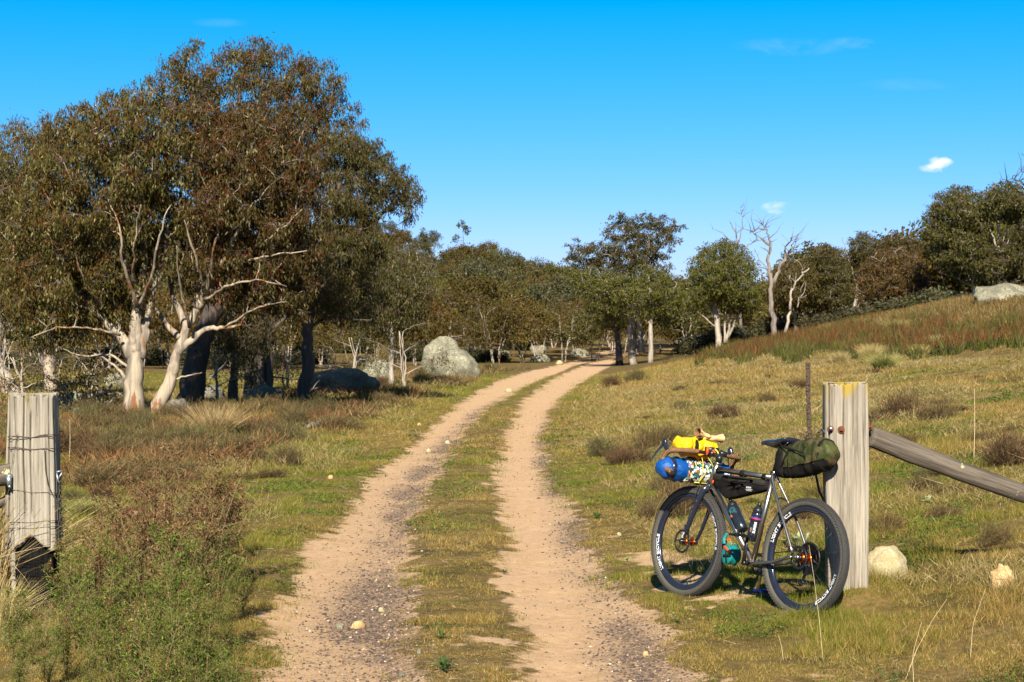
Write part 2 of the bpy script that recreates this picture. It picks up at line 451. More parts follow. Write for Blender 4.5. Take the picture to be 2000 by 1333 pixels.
SC.cycles.max_bounces = 5; SC.cycles.diffuse_bounces = 1; SC.cycles.glossy_bounces = 2; SC.cycles.transmission_bounces = 2; SC.cycles.transparent_max_bounces = 4
SC.cycles.sample_clamp_indirect = 4; SC.cycles.caustics_reflective = False; SC.cycles.caustics_refractive = False

# ---- the ground sheet
def terrain():
    ys = np.concatenate([[-60, -30, -12, -4, 0, 3, 5], np.geomspace(6.5, 60, 520), np.geomspace(60.5, 460, 230), [520, 620, 900, 1500, 2600]])
    U = np.concatenate([-np.geomspace(2600, 9, 40), np.linspace(-8.8, -3.1, 90), np.linspace(-3.05, 3.3, 160), np.linspace(3.35, 9, 80), np.geomspace(9.2, 2600, 40)])
    Y, X = np.meshgrid(ys, U, indexing='ij')
    e = edges(Y[:, 0]); mid = (e[0] + e[3]) / 2
    X = X + (np.where(ys < 190, mid, mid[np.argmin(abs(ys - 190))]) * 1.0)[:, None]
    Z = zt(X, Y)
    m, n = X.shape
    V = np.stack([X, Y, Z], -1).reshape(-1, 3)
    i = np.arange(m - 1)[:, None] * n; j = np.arange(n - 1)[None]
    q = np.stack([i + j, i + j + 1, i + n + j + 1, i + n + j], -1).reshape(-1, 4)
    o = mesh_np('ground', V, q, None, smooth=True)
    tag(o, 'sandy two-rut track and grassy paddock ground rising to a wooded hill', 'ground', kind='structure')
    me = o.data
    sm = np.where(Y < 190, sandmask(X, Y), 0)
    a = me.attributes.new('sand', 'FLOAT', 'POINT'); a.data.foreach_set('value', sm.ravel().astype(np.float32))
    gm = gravelmask(X, Y); a = me.attributes.new('gravel', 'FLOAT', 'POINT'); a.data.foreach_set('value', gm.ravel().astype(np.float32))
    t0 = sstep(200, 250, Y); a = me.attributes.new('wood', 'FLOAT', 'POINT'); a.data.foreach_set('value', t0.ravel().astype(np.float32))
    mt, t, out = nt('ground_soil_and_turf'); b = bsdf(t, out, .95, 0, .1)
    v = coords(t)
    n1 = noise(t, v, 1.3, 6, .6); n2 = noise(t, v, 14, 5, .65); n3 = noise(t, v, 95, 4, .7); n4 = noise(t, v, 260, 2, .6)
    sand = ramp(t, n2, [(.25, (.48, .300, .160)), (.5, (.57, .375, .213)), (.75, (.66, .455, .278))])
    grit = ramp(t, n3, [(.30, (.45, .40, .36)), (.42, (.88, .87, .86)), (.60, (1, 1, 1)), (.72, (1.2, 1.17, 1.1))])
    sand = mixc(t, .8, sand, grit, 'MULTIPLY')
    g4 = ramp(t, n4, [(.32, (.6, .56, .52)), (.42, (1, 1, 1)), (.66, (1.1, 1.1, 1.1))])
    sand = mixc(t, .6, sand, g4, 'MULTIPLY')
    turf = ramp(t, n1, [(.30, (.085, .072, .020)), (.45, (.14, .10, .032)), (.58, (.21, .145, .055)), (.72, (.10, .085, .024))])
    turf = mixc(t, .75, turf, ramp(t, n2, [(.28, (.32, .29, .22)), (.5, (.85, .85, .85)), (.75, (1.5, 1.35, 1.15))]), 'MULTIPLY')
    turf = mixc(t, .5, turf, ramp(t, n3, [(.3, (.4, .4, .35)), (.6, (1.25, 1.2, 1.1))]), 'MULTIPLY')
    at_ = N(t, 'ShaderNodeAttribute', attribute_name='sand').outputs['Fac']
    f = math_(t, 'ADD', at_, math_(t, 'MULTIPLY_ADD', n2, .7, -.35)); f = math_(t, 'ADD', f, math_(t, 'MULTIPLY_ADD', n3, .35, -.17))
    f = ramp(t, f, [(.35, (0, 0, 0)), (.62, (1, 1, 1))])
    ag = N(t, 'ShaderNodeAttribute', attribute_name='gravel').outputs['Fac']
    g = math_(t, 'MULTIPLY', ag, ramp(t, noise(t, v, 42, 4, .75), [(.42, (0, 0, 0)), (.50, (.92, .92, .92))]))
    sand = mixc(t, g, sand, (.115, .088, .070))
    c = mixc(t, f, turf, sand)
    aw = N(t, 'ShaderNodeAttribute', attribute_name='wood').outputs['Fac']
    c = mixc(t, aw, c, mixc(t, .8, (.075, .065, .035), ramp(t, noise(t, v, .5, 6, .7), [(.3, (.5, .5, .5)), (.7, (1.7, 1.5, 1.3))]), 'MULTIPLY'))
    L(t, c, b.inputs['Base Color'])
    bump(t, math_(t, 'ADD', n3, math_(t, 'MULTIPLY', n2, 1.5)), b, .55, .02)
    me.materials.append(mt)
    return o

def gravelmask(x, y):
    e = edges(y)
    w1 = np.interp(y, [7, 12, 20, 40, 60], [.30, .30, .25, .22, .15])
    c1 = np.interp(y, [7, 9, 10.5, 13, 18, 30, 60], [.60, .66, .70, .78, .74, .80, .86])
    a = np.exp(-(((x - (e[0] + (e[1] - e[0]) * c1)) / w1) ** 2))
    w2 = np.interp(y, [7, 12, 20, 40], [.26, .22, .16, .12])
    c2 = np.interp(y, [7, 8, 10.2, 13, 16, 30], [.70, .70, .74, .90, .95, .98])
    b_ = np.exp(-(((x - (e[2] + (e[3] - e[2]) * c2)) / w2) ** 2)) * .8
    n = sstep(.35, .65, fbm(x * 2.2, y * 1.1, 77))
    return np.clip(np.maximum(a, b_) * (.35 + .85 * n), 0, 1) * (1 - sstep(45, 75, y)) * (y > 5)

terrain()

# ---- loose gravel on the tracks
def gravel():
    n = 260000
    y = np.exp(rng.uniform(np.log(7.3), np.log(48), n)); x = rng.uniform(-.33, .33, n) * y
    g = gravelmask(x, y); s = sandmask(x, y)
    keep = rng.uniform(size=n) < (np.clip(g * 1.15, 0, 1) ** 1.1 * .95 + s * .022)
    x, y, g = x[keep], y[keep], g[keep]; n = len(x)
    sz = (.0038 + .0075 * rng.uniform(size=n) ** 2.2) * (1 + .02 * (y - 8)) * np.where(rng.uniform(size=n) < .008, 1.6, 1)
    base = np.array([[1, 0, 0], [0, 1, 0], [-1, 0, 0], [0, -1, 0], [0, 0, 1], [0, 0, -1.]])
    V = base[None] * (1 + rng.uniform(-.35, .35, (n, 6, 3))) * sz[:, None, None] * np.array([1, 1, .6])
    V = V + rng.uniform(-.3, .3, (n, 6, 3)) * sz[:, None, None]
    a = rng.uniform(0, 2 * pi, n); ca, sa = np.cos(a)[:, None], np.sin(a)[:, None]
    V = np.stack([V[..., 0] * ca - V[..., 1] * sa, V[..., 0] * sa + V[..., 1] * ca, V[..., 2]], -1)
    V += np.stack([x, y, zt(x, y) + sz * .15], -1)[:, None]
    f = np.array([[0, 1, 4], [1, 2, 4], [2, 3, 4], [3, 0, 4], [1, 0, 5], [2, 1, 5], [3, 2, 5], [0, 3, 5]])
    Fc = (f[None] + 6 * np.arange(n)[:, None, None]).reshape(-1, 3)
    pal = np.array([[.070, .048, .042], [.10, .07, .06], [.15, .105, .085], [.055, .042, .040], [.42, .31, .2], [.55, .5, .42]])
    c = pal[rng.choice(6, n, p=[.30, .29, .18, .17, .045, .015])] * rng.uniform(.8, 1.2, (n, 1))
    o = mesh_np('gravel', V.reshape(-1, 3), Fc, M_STONE, None, np.repeat(c, 8, 0))
    tag(o, 'dark loose gravel washed along the wheel ruts', 'gravel', kind='stuff')

M_STONE, _t, _o = nt('loose_stone'); _b = bsdf(_t, _o, .85, 0, .25); _a = N(_t, 'ShaderNodeAttribute', attribute_name='Col'); L(_t, _a.outputs[0], _b.inputs[0])
gravel()

# ---- grass
def blades(x, y, z, h, w, lean, col, r=rng):
    n = len(x); a = r.uniform(0, 2 * pi, n); b = r.uniform(0, 2 * pi, n)
    B = np.stack([x, y, z], -1)
    s = np.stack([np.cos(a), np.sin(a), np.zeros(n)], -1) * (w / 2)[:, None]
    l = np.stack([np.cos(b), np.sin(b), np.zeros(n)], -1) * (lean * h)[:, None]
    up = np.stack([np.zeros(n), np.zeros(n), h], -1)
    V = np.stack([B - s, B + s, B + up * (1 - .25 * np.minimum(lean, 1.5))[:, None] + l], 1).reshape(-1, 3)
    return V, np.arange(3 * n).reshape(-1, 3), col

GREEN = np.array([.120, .145, .018]); LIME = np.array([.20, .225, .020]); STRAW = np.array([.50, .345, .115]); BROWN = np.array([.20, .115, .04]); DRY = np.array([.29, .20, .052]); SAGE = np.array([.28, .27, .15])

def turf_colour(x, y, n, r=rng):
    g = fbm(x * .55, y * .35, 21); p = fbm(x * .22 + 9, y * .13, 23); u = r.uniform(size=n)
    right = sstep(1.0, 2.5, x - edges(y)[3]); mid = (x > edges(y)[1] - .2) & (x < edges(y)[2] + .2)
    dry = np.clip(sstep(.35, .66, p) * .60 + .26 + right * .26 - sstep(.5, .7, g) * .4 + mid * .15, .05, .95)
    dry = dry + sstep(40, 60, y) * (x > edges(y)[3]) * .15
    isdry = u < dry
    v = r.uniform(size=(n, 1))
    cg = GREEN * (1 - v) + LIME * v; cs = np.where(v < .45, DRY, np.where(v < .8, STRAW, BROWN))
    sage = (fbm(x * .3 + 4, y * .16 + 7, 25) > .62) & (r.uniform(size=n) < .35)
    c = np.where(isdry[:, None], cs, cg); c = np.where(sage[:, None], SAGE, c)
    return c * r.uniform(.75, 1.25, (n, 1))

def grass():
    n = 3900000
    y = np.exp(rng.uniform(np.log(7.0), np.log(95), n)); x = rng.uniform(-.41, .40, n) * y
    sm = sandmask(x, y)
    e = edges(y); near_bike = 1.0
    p = (1 - sm) ** 1.6 + .012
    mid = (x > e[1]) & (x < e[2]); p = p * np.where(mid, .75, 1)
    tuft = fbm(x * 5, y * 5, 41, 2); p = p * (.16 + 1.1 * sstep(.36, .60, tuft))
    pz = HY - F * (zt(x, y) - EYE) / y; p = p * np.where((y > 35) & (pz < 700) & (x > .052 * y), .25, 1)
    keep = rng.uniform(size=n) < p
    x, y, tuft = x[keep], y[keep], tuft[keep]; n = len(x)
    lod = np.maximum(1, y / 11.0)
    tall = sstep(.5, .8, fbm(x * .4 + 3, y * .25, 33)); e = edges(y); off = np.maximum(e[0] - x, x - e[3])
    h = (.012 + .030 * rng.uniform(size=n) ** 1.5) * (.7 + .8 * tuft) * (1 + .9 * tall * sstep(.2, 1.5, off)) * lod ** .42
    h = h * (.55 + 1.1 * sstep(.45, .75, fbm(x * 2.1, y * 1.6, 45, 3))) * np.where(off < 0, .75, 1) * np.where(rng.uniform(size=n) < .006, 1.6, 1)
    w = (.0019 + .0018 * rng.uniform(size=n)) * lod ** .85
    V, Fq, c = blades(x, y, zt(x, y) - .003, h, w, rng.uniform(.05, 1.25, n), turf_colour(x, y, n))
    o = mesh_np('grass', V, Fq, M_GRASS, None, c)
    tag(o, 'short green and straw-coloured paddock grass beside and between the ruts', 'grass', kind='stuff')
grass()

def herbs():
    # small flat broad leaves in dark and bright green patches through the turf
    n = 420000
    y = np.exp(rng.uniform(np.log(7.2), np.log(42), n)); x = rng.uniform(-.35, .35, n) * y
    cl = fbm(x * 1.5, y * 1.1, 47, 4); sm = sandmask(x, y); e = edges(y); off = np.maximum(e[0] - x, x - e[3])
    keep = rng.uniform(size=n) < sstep(.56, .66, cl) * (1 - sm) * np.where(off > 0, 1, .5); x, y, cl = x[keep], y[keep], cl[keep]; n = len(x)
    lod = np.maximum(1, y / 11) ** .8; C = np.stack([x, y, zt(x, y) + rng.uniform(.002, .03, n)], -1)
    V, Fq = leaf_quads(C, .022, .008, -.15, .8, rng); V = V.reshape(n, 4, 3); V = C[:, None] + (V - C[:, None]) * lod[:, None, None]; V = V.reshape(-1, 3)
    pal = np.array([(.050, .085, .012), (.075, .12, .016), (.11, .17, .022), (.065, .08, .022)]); hue = (fbm(x * .8, y * .5, 48) * 5).astype(int) % 4
    c = np.where((rng.uniform(size=n) < .6)[:, None], pal[hue], pal[rng.integers(0, 4, n)]) * rng.uniform(.75, 1.25, (n, 1))
    tag(mesh_np('herbs', V, Fq, M_GRASS, None, c), 'dark green patches of small flat herbs through the turf', 'herbs', kind='stuff')
herbs()

def litter():
    n = 150000
    y = np.exp(rng.uniform(np.log(7.2), np.log(40), n)); x = rng.uniform(-.35, .35, n) * y; e = edges(y); sm = sandmask(x, y)
    cl = fbm(x * 1.2 + 3, y * 1.0, 52, 4)
    keep = rng.uniform(size=n) < sstep(.38, .62, cl) * (1 - sm * .93); x, y = x[keep], y[keep]; n = len(x); lod = np.maximum(1, y / 11) ** .8
    a = rng.uniform(0, 2 * pi, n); l = rng.uniform(.02, .10, n) * lod; w = rng.uniform(.0012, .0028, n) * lod
    d = np.stack([np.cos(a), np.sin(a), rng.normal(size=n) * .22], -1); s = np.stack([-np.sin(a), np.cos(a), rng.normal(size=n) * .3], -1); C = np.stack([x, y, zt(x, y) + rng.uniform(.004, .03, n)], -1)
    V = np.stack([C - s * w[:, None] / 2, C + s * w[:, None] / 2, C + d * l[:, None]], 1).reshape(-1, 3)
    pal = np.array([(.52, .40, .20), (.40, .28, .12), (.62, .52, .32), (.20, .12, .05), (.30, .20, .09)]); c = pal[rng.integers(0, 5, n)] * rng.uniform(.75, 1.2, (n, 1))
    tag(mesh_np('straw_litter', V, np.arange(3 * n).reshape(-1, 3), M_GRASS, None, c), 'dead straw and twigs lying flat through the turf', 'litter', kind='stuff')
litter()
# ================================================================== TREES
P_SNOW = [(.15, .030, .009), (.115, .045, .010), (.088, .058, .011), (.066, .060, .012), (.12, .105, .028), (.34, .28, .12)]
P_SNOW2 = [(.080, .036, .010), (.070, .055, .012), (.070, .068, .015), (.095, .088, .024), (.20, .17, .07)]
P_GREEN = [(.045, .045, .008), (.065, .072, .011), (.105, .110, .016), (.145, .145, .026), (.20, .18, .05)]
P_OLIVE = [(.090, .042, .010), (.078, .054, .011), (.082, .068, .013), (.115, .095, .020), (.155, .125, .035)]
P_RUST = [(.14, .048, .012), (.115, .056, .012), (.10, .068, .013), (.125, .09, .020), (.16, .115, .035)]
P_GREY = [(.050, .050, .020), (.068, .066, .026), (.092, .088, .040), (.135, .125, .068)]

def hero(name, base_px, Y, label, outline, limbs, more=(), step=34, depth=2.6, nl=1400, pal=P_SNOW, bk=None, holes=0., seed=1, Ln=.125, Wd=.030, group=None, gap=.9, open_below=None, **kw):
    kw = {**dict(sub=13, tight=.25, hang=1.25, spread=.42), **kw}
    r = np.random.default_rng(seed)
    b = at(base_px, Y)
    C, rad = crown_from_outline(outline, b, Y, step, depth, r, holes, gap, open_below)
    LB = [(rel(p, b, Y), r0, r1) for p, r0, r1 in limbs]
    LB += [(rel(p, b, Y), r0 * .72, .010) for p, r0 in more]
    LB[0][0][0] = np.array([LB[0][0][0][0], 0, -.1])
    return plant_tree(name, b, label, 'tree', group, LB, C, rad, nl, Ln, Wd, pal, bk or M_BARK, r, **kw)

G1 = 'gum trees in the stand left of the track'
hero('snow_gum', 262, 41.6, 'snow gum with thick upright cream trunk streaked orange, foremost of the left stand',
     [(10, 640), (0, 560), (10, 430), (45, 320), (85, 235), (150, 195), (230, 170), (290, 148), (350, 160), (380, 230), (390, 330), (370, 430), (340, 500), (305, 590), (215, 650), (130, 690), (50, 690)],
     [([(258, 822), (262, 740), (266, 690), (262, 655), (270, 600), (285, 500), (280, 380)], .27, .04),
      ([(262, 700), (235, 655), (190, 610), (140, 560), (90, 520)], .15, .03),
      ([(266, 690), (268, 640), (262, 560), (230, 470), (200, 380)], .16, .03),
      ([(275, 700), (285, 640), (292, 590), (320, 520), (330, 430)], .13, .03),
      ([(250, 745), (232, 722), (205, 700), (180, 688)], .05, .012), ([(252, 720), (215, 690), (165, 697), (140, 690)], .035, .01)],
     [([(240, 655), (215, 560), (180, 470), (150, 400)], .06), ([(190, 610), (130, 590), (80, 560), (50, 520)], .05), ([(268, 600, -.6), (240, 520, -1.4), (235, 450, -1.8), (215, 400, -1.6)], .07),
      ([(270, 600, -.5), (300, 540, -1.3), (310, 460, -1.8), (335, 400, -1.6)], .07), ([(235, 655, -.4), (170, 640, -1.0), (110, 640, -1.4), (60, 660, -1.2)], .045), ([(262, 560, -.5), (262, 480, -1.6), (275, 400, -1.9)], .05),
      ([(140, 560, -.6), (120, 500, -1.2), (90, 450, -1.6)], .04), ([(200, 600, -.5), (160, 540, -1.2), (140, 480, -1.5)], .045)],
     open_below=450, step=29, depth=2.4, nl=2100, seed=3, holes=.0, gap=1.08, tight=.20, group=G1)
hero('snow_gum', 300, 42.4, 'snow gum leaning to the right on a forked pale trunk, second in the left stand',
     [(330, 560), (340, 430), (350, 300), (345, 200), (400, 185), (470, 190), (550, 205), (610, 250), (640, 330), (645, 430), (630, 540), (600, 625), (480, 615), (400, 590)],
     [([(290, 808), (325, 765), (340, 720), (345, 690), (365, 640), (395, 590), (420, 555), (470, 500), (520, 440)], .20, .03),
      ([(345, 690), (370, 668), (405, 640), (440, 642), (470, 635)], .12, .02),
      ([(385, 600), (400, 550), (410, 500), (390, 420), (400, 330)], .16, .03),
      ([(350, 660), (330, 640), (312, 615), (300, 600)], .09, .03), ([(365, 645), (352, 610), (335, 570), (330, 540)], .11, .03),
      ([(420, 555), (470, 540), (530, 520), (590, 480)], .09, .02), ([(330, 745), (365, 735), (395, 728)], .03, .01)],
     [([(400, 585, -.4), (440, 560, -1.0), (500, 545, -1.5), (560, 560, -1.3)], .06), ([(410, 560, -.4), (450, 480, -1.2), (480, 420, -1.7), (520, 370, -1.5)], .08), ([(405, 570, -.3), (380, 500, -1.2), (360, 430, -1.6)], .07),
      ([(470, 500, -.6), (540, 460, -1.3), (590, 410, -1.5)], .05), ([(405, 575, -.4), (420, 480, -1.4), (430, 400, -1.8)], .07), ([(450, 520, -.5), (520, 500, -1.2), (600, 490, -1.4)], .05), ([(370, 640, -.4), (350, 560, -1.2), (345, 480, -1.6)], .06),
      ([(440, 640, -.2), (500, 600, -.8), (560, 590, -1.0)], .04)],
     open_below=450, step=29, depth=2.3, nl=2100, seed=5, gap=1.08, tight=.20, group=G1)
hero('snow_gum', 376, 50, 'tallest snow gum with airy crown showing sky, at the top of the left stand',
     [(275, 170), (290, 120), (320, 90), (370, 62), (430, 80), (490, 55), (550, 85), (610, 88), (665, 118), (700, 175), (718, 240), (740, 300), (700, 380), (640, 420), (560, 400), (480, 300), (380, 250), (300, 240)],
     [([(372, 790), (378, 730), (390, 670), (420, 600), (450, 520), (480, 420), (500, 320), (510, 230)], .42, .08),
      ([(400, 650), (450, 560), (530, 430), (600, 330), (640, 240), (650, 180)], .20, .03), ([(450, 520), (430, 400), (400, 280), (385, 190)], .17, .03),
      ([(490, 380), (470, 250), (465, 150)], .10, .03), ([(500, 320), (550, 240), (570, 160)], .10, .03), ([(600, 330), (660, 300), (700, 240)], .08, .02)],
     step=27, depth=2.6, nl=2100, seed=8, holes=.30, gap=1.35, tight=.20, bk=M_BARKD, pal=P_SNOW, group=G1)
hero('snow_gum', 598, 49, 'snow gum with slender dark trunk behind the shaded boulder, right end of the left stand',
     [(640, 260), (700, 235), (745, 260), (775, 300), (815, 340), (835, 385), (830, 425), (790, 440), (760, 420), (770, 470), (740, 520), (700, 600), (640, 640), (590, 600), (600, 520), (620, 400)],
     [([(590, 775), (600, 720), (602, 650), (606, 590), (620, 500), (650, 400), (680, 320)], .20, .05),
      ([(606, 590), (650, 540), (700, 470), (760, 400), (800, 370)], .10, .02), ([(620, 510), (680, 420), (740, 390), (775, 370)], .08, .015),
      ([(602, 650), (570, 600), (540, 560)], .07, .02), ([(604, 640), (650, 615), (690, 625), (725, 625)], .05, .01), ([(660, 420), (640, 340), (650, 290)], .08, .02)],
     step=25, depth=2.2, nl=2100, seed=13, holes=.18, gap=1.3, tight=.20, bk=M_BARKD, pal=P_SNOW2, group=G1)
hero('gum_tree', 500, 56, 'gum tree with three close stringy orange trunks in the middle of the left stand',
     [(420, 560), (500, 480), (600, 440), (700, 440), (740, 520), (760, 600), (700, 660), (600, 600), (540, 580), (480, 640), (420, 640)],
     [([(505, 778), (508, 720), (512, 650), (530, 560), (560, 480)], .24, .06), ([(487, 778), (486, 700), (484, 640), (470, 560), (480, 500)], .14, .04),
      ([(524, 775), (526, 700), (525, 640), (560, 560), (620, 500)], .15, .04), ([(525, 650), (580, 600), (650, 560), (700, 520)], .08, .02),
      ([(485, 700), (455, 735), (440, 745)], .02, .008), ([(525, 735), (575, 742), (610, 738)], .03, .01)],
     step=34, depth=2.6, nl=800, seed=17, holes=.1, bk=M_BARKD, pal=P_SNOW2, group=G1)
hero('gum_tree', 455, 52, 'gum tree with short black charred trunk between grey rocks in the left stand',
     [(390, 640), (420, 560), (480, 540), (540, 600), (550, 680), (500, 720), (440, 715), (400, 690)],
     [([(455, 780), (457, 735), (462, 690), (470, 640), (480, 600)], .17, .04), ([(462, 690), (440, 650), (420, 620)], .06, .02), ([(458, 700), (500, 680), (530, 650)], .05, .02)],
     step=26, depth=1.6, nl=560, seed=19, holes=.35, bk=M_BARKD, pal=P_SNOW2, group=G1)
hero('snow_gum', 90, 52, 'snow gum with orange-red trunk and a white bough reaching left, behind the left gatepost',
     [(0, 640), (-60, 560), (-60, 400), (-40, 300), (0, 250), (60, 215), (110, 220), (120, 330), (110, 450), (140, 560), (140, 640), (80, 660)],
     [([(95, 775), (98, 720), (95, 680), (88, 620), (82, 560), (70, 460), (60, 350)], .22, .05),
      ([(92, 715), (70, 690), (58, 650), (44, 610), (36, 580)], .13, .05), ([(62, 665), (30, 640), (-10, 620), (-40, 600)], .09, .03),
      ([(60, 660), (20, 645), (-10, 640)], .07, .03), ([(95, 680), (115, 620), (118, 560), (110, 470)], .10, .03), ([(75, 480), (100, 380), (95, 280)], .07, .02)],
     step=34, depth=2.4, nl=800, seed=23, holes=.15, group=G1)
hero('gum_tree', -10, 60, 'gum tree cut by the left edge of the photo, stout pale leaning trunk',
     [(-140, 560), (-120, 400), (-60, 290), (0, 260), (30, 330), (40, 480), (40, 600), (-20, 640), (-100, 640)],
     [([(28, 780), (10, 745), (-5, 705), (-20, 650), (-40, 560), (-50, 460)], .34, .10), ([(-10, 690), (10, 600), (15, 500), (0, 400)], .14, .04)],
     step=36, depth=2.6, nl=560, seed=29, holes=.2, bk=M_BARKP, pal=P_SNOW, group=G1)

# young understorey foliage in the stand
def sapling(px, Y, h, wd, label, seed, pal=P_SNOW2, group='low saplings under the left stand of gums'):
    r = np.random.default_rng(seed); b = at(px, Y)
    C = np.array([[r.uniform(-wd, wd), r.uniform(-wd, wd), h * r.uniform(.25, 1)] for _ in range(int(7 + wd * 5))]); rad = r.uniform(.28, .5, len(C))
    lim = [([(0, 0, -.05), (r.uniform(-.2, .2), 0, h * .4), (r.uniform(-.3, .3), 0, h * .8)], .035, .012) for _ in range(3)]
    return plant_tree('sapling', b, label, 'sapling', group, lim, C, rad, 600, .10, .030, pal, M_BARKP, r)
for i, (px, Y, h, wd, lab) in enumerate([(40, 46, 1.7, 1.2, 'dark leafy sapling low behind the left gatepost'), (180, 52, 1.5, 1.2, 'leafy sapling left of the foremost snow gum trunk'),
        (135, 44, .9, .7, 'low green sapling beside the left gatepost top'), (205, 43.5, .5, .6, 'low dark bush by a fallen log'), (425, 50, 1.9, .9, 'olive sapling hanging in front of the charred trunk'),
        (560, 62, 1.6, 1.2, 'sapling to the right of the three stringy trunks'), (690, 72, 2.3, 1.6, 'bushy sapling above the shaded boulder'),
        (790, 66, 2.6, 1.6, 'taller sapling drooping left of the big boulder'), (15, 58, 2.2, 1.3, 'sapling at the left edge of the photo')]):
    sapling(px, Y, h, wd, lab, 100 + i)
hero('gum_tree', 800, 70, 'olive gum tree drooping over the big twin boulder, behind the left stand',
     [(690, 640), (700, 540), (740, 470), (790, 470), (830, 480), (860, 520), (855, 580), (830, 640), (780, 660), (720, 670)],
     [([(760, 720), (765, 660), (770, 600), (780, 520)], .12, .03), ([(765, 670), (730, 600), (720, 560)], .06, .02), ([(768, 620), (810, 570), (830, 530)], .06, .02)],
     step=26, depth=2.2, nl=560, seed=37, holes=.08, pal=P_SNOW2, bk=M_BARKP, Ln=.14, Wd=.04, group=G1)

# ---- right-hand tree line, each traced tree at its own distance
G2 = 'gum trees along the crest of the right slope'
def rtree(name, base_px, Y, label, outline, limbs, **kw):
    d = dict(step=15, depth=3.0, nl=520, pal=P_GREEN, bk=M_BARKP, Ln=.20, Wd=.065, minr=.018, tight=.27, hang=.7, flat=.6, spread=.7, gap=1.0, group=G2); d.update(kw)
    return hero(name, base_px, Y, label, outline, limbs, **d)
rtree('gum_tree', 1250, 128, 'tall umbrella-crowned gum with sky showing through, at the bend of the track',
     [(1098, 505), (1104, 472), (1135, 455), (1172, 460), (1176, 425), (1212, 408), (1245, 414), (1270, 412), (1305, 414), (1342, 438), (1332, 475), (1312, 495), (1318, 525), (1295, 565), (1240, 565), (1190, 545), (1150, 550), (1110, 540)],
     [([(1238, 690), (1232, 650), (1235, 620), (1250, 570), (1262, 520), (1265, 470)], .32, .08), ([(1252, 688), (1248, 640), (1245, 600), (1215, 550), (1190, 500)], .26, .05),
      ([(1262, 520), (1290, 480), (1310, 450)], .10, .03), ([(1215, 550), (1160, 520), (1125, 490)], .11, .03), ([(1250, 570), (1225, 500), (1215, 445)], .12, .03)],
     holes=.30, seed=41, step=13, nl=620, gap=1.25, pal=P_SNOW2)
rtree('gum_tree', 1271, 124, 'dense dark green gum with straight trunk, right of the umbrella-crowned gum',
     [(1110, 520), (1160, 515), (1200, 520), (1230, 530), (1260, 500), (1300, 520), (1330, 545), (1335, 590), (1310, 620), (1250, 630), (1190, 610), (1140, 590), (1115, 560)],
     [([(1271, 685), (1272, 640), (1270, 600), (1268, 540)], .20, .06), ([(1271, 620), (1220, 590), (1160, 560)], .11, .03), ([(1271, 610), (1300, 580), (1320, 560)], .08, .03)],
     seed=43, holes=.05, nl=400)
rtree('gum_tree', 1218, 131, 'gum with black trunk and low dark boughs at the end of the track',
     [(1150, 580), (1180, 560), (1220, 580), (1240, 620), (1215, 650), (1170, 640), (1145, 610)],
     [([(1210, 690), (1205, 650), (1195, 610), (1185, 580)], .28, .06), ([(1205, 640), (1170, 610), (1155, 590)], .10, .03)], seed=47, bk=M_BARKD, nl=360)
rtree('gum_tree', 1410, 118, 'round bright green gum with many pale upright stems, left of the dead tree',
     [(1330, 590), (1335, 540), (1350, 495), (1385, 462), (1420, 460), (1455, 475), (1480, 510), (1492, 560), (1500, 610), (1460, 630), (1400, 600), (1350, 620)],
     [([(1405, 675), (1402, 640), (1395, 600), (1400, 540), (1410, 500)], .24, .05), ([(1404, 630), (1375, 590), (1360, 550)], .09, .03), ([(1404, 630), (1402, 560), (1405, 520)], .08, .03),
      ([(1418, 670), (1430, 600), (1442, 550)], .10, .03), ([(1422, 660), (1445, 600), (1465, 555)], .09, .03), ([(1415, 670), (1420, 600), (1425, 540)], .09, .03), ([(1400, 640), (1350, 600)], .05, .02)],
     seed=53, holes=.03, nl=420, step=17, pal=[(.045, .045, .007), (.068, .070, .009), (.092, .092, .012), (.125, .118, .020), (.16, .14, .04)])
rtree('gum_tree', 1560, 122, 'small brownish gum directly behind the dead tree',
     [(1500, 560), (1510, 520), (1545, 500), (1580, 500), (1600, 540), (1590, 600), (1540, 610), (1505, 600)],
     [([(1555, 660), (1552, 620), (1548, 560)], .14, .04)], seed=59, pal=P_OLIVE)
rtree('gum_tree', 1628, 122, 'dark rounded gum just right of the pale dead branches',
     [(1575, 520), (1585, 480), (1615, 470), (1645, 485), (1655, 520), (1660, 570), (1640, 620), (1600, 620), (1580, 580)],
     [([(1630, 650), (1632, 610), (1622, 560), (1610, 510)], .18, .05), ([(1632, 600), (1645, 540)], .08, .03)], seed=61, pal=P_SNOW2, holes=.12)
rtree('gum_tree', 1665, 126, 'gum with bare forked twigs and a dark rounded top, fourth from the right edge',
     [(1650, 520), (1655, 460), (1685, 445), (1715, 465), (1740, 445), (1770, 455), (1800, 460), (1790, 500), (1750, 510), (1700, 540), (1670, 560)],
     [([(1665, 650), (1668, 600), (1680, 540), (1690, 480)], .2, .05), ([(1675, 560), (1655, 500), (1645, 465)], .06, .015), ([(1690, 520), (1740, 480), (1780, 470)], .08, .02)], seed=67, pal=P_SNOW2, holes=.22, step=15)
rtree('gum_tree', 1745, 112, 'broad rusty-topped gum on several thin leaning stems',
     [(1665, 560), (1680, 510), (1720, 480), (1770, 475), (1800, 500), (1820, 540), (1815, 580), (1780, 600), (1720, 600), (1670, 595)],
     [([(1752, 640), (1745, 600), (1735, 560), (1725, 520)], .11, .03), ([(1755, 640), (1765, 590), (1785, 550)], .09, .02), ([(1748, 640), (1730, 590), (1700, 560)], .08, .02), ([(1750, 640), (1755, 580), (1760, 520)], .08, .02)],
     seed=71, pal=P_RUST, nl=400)
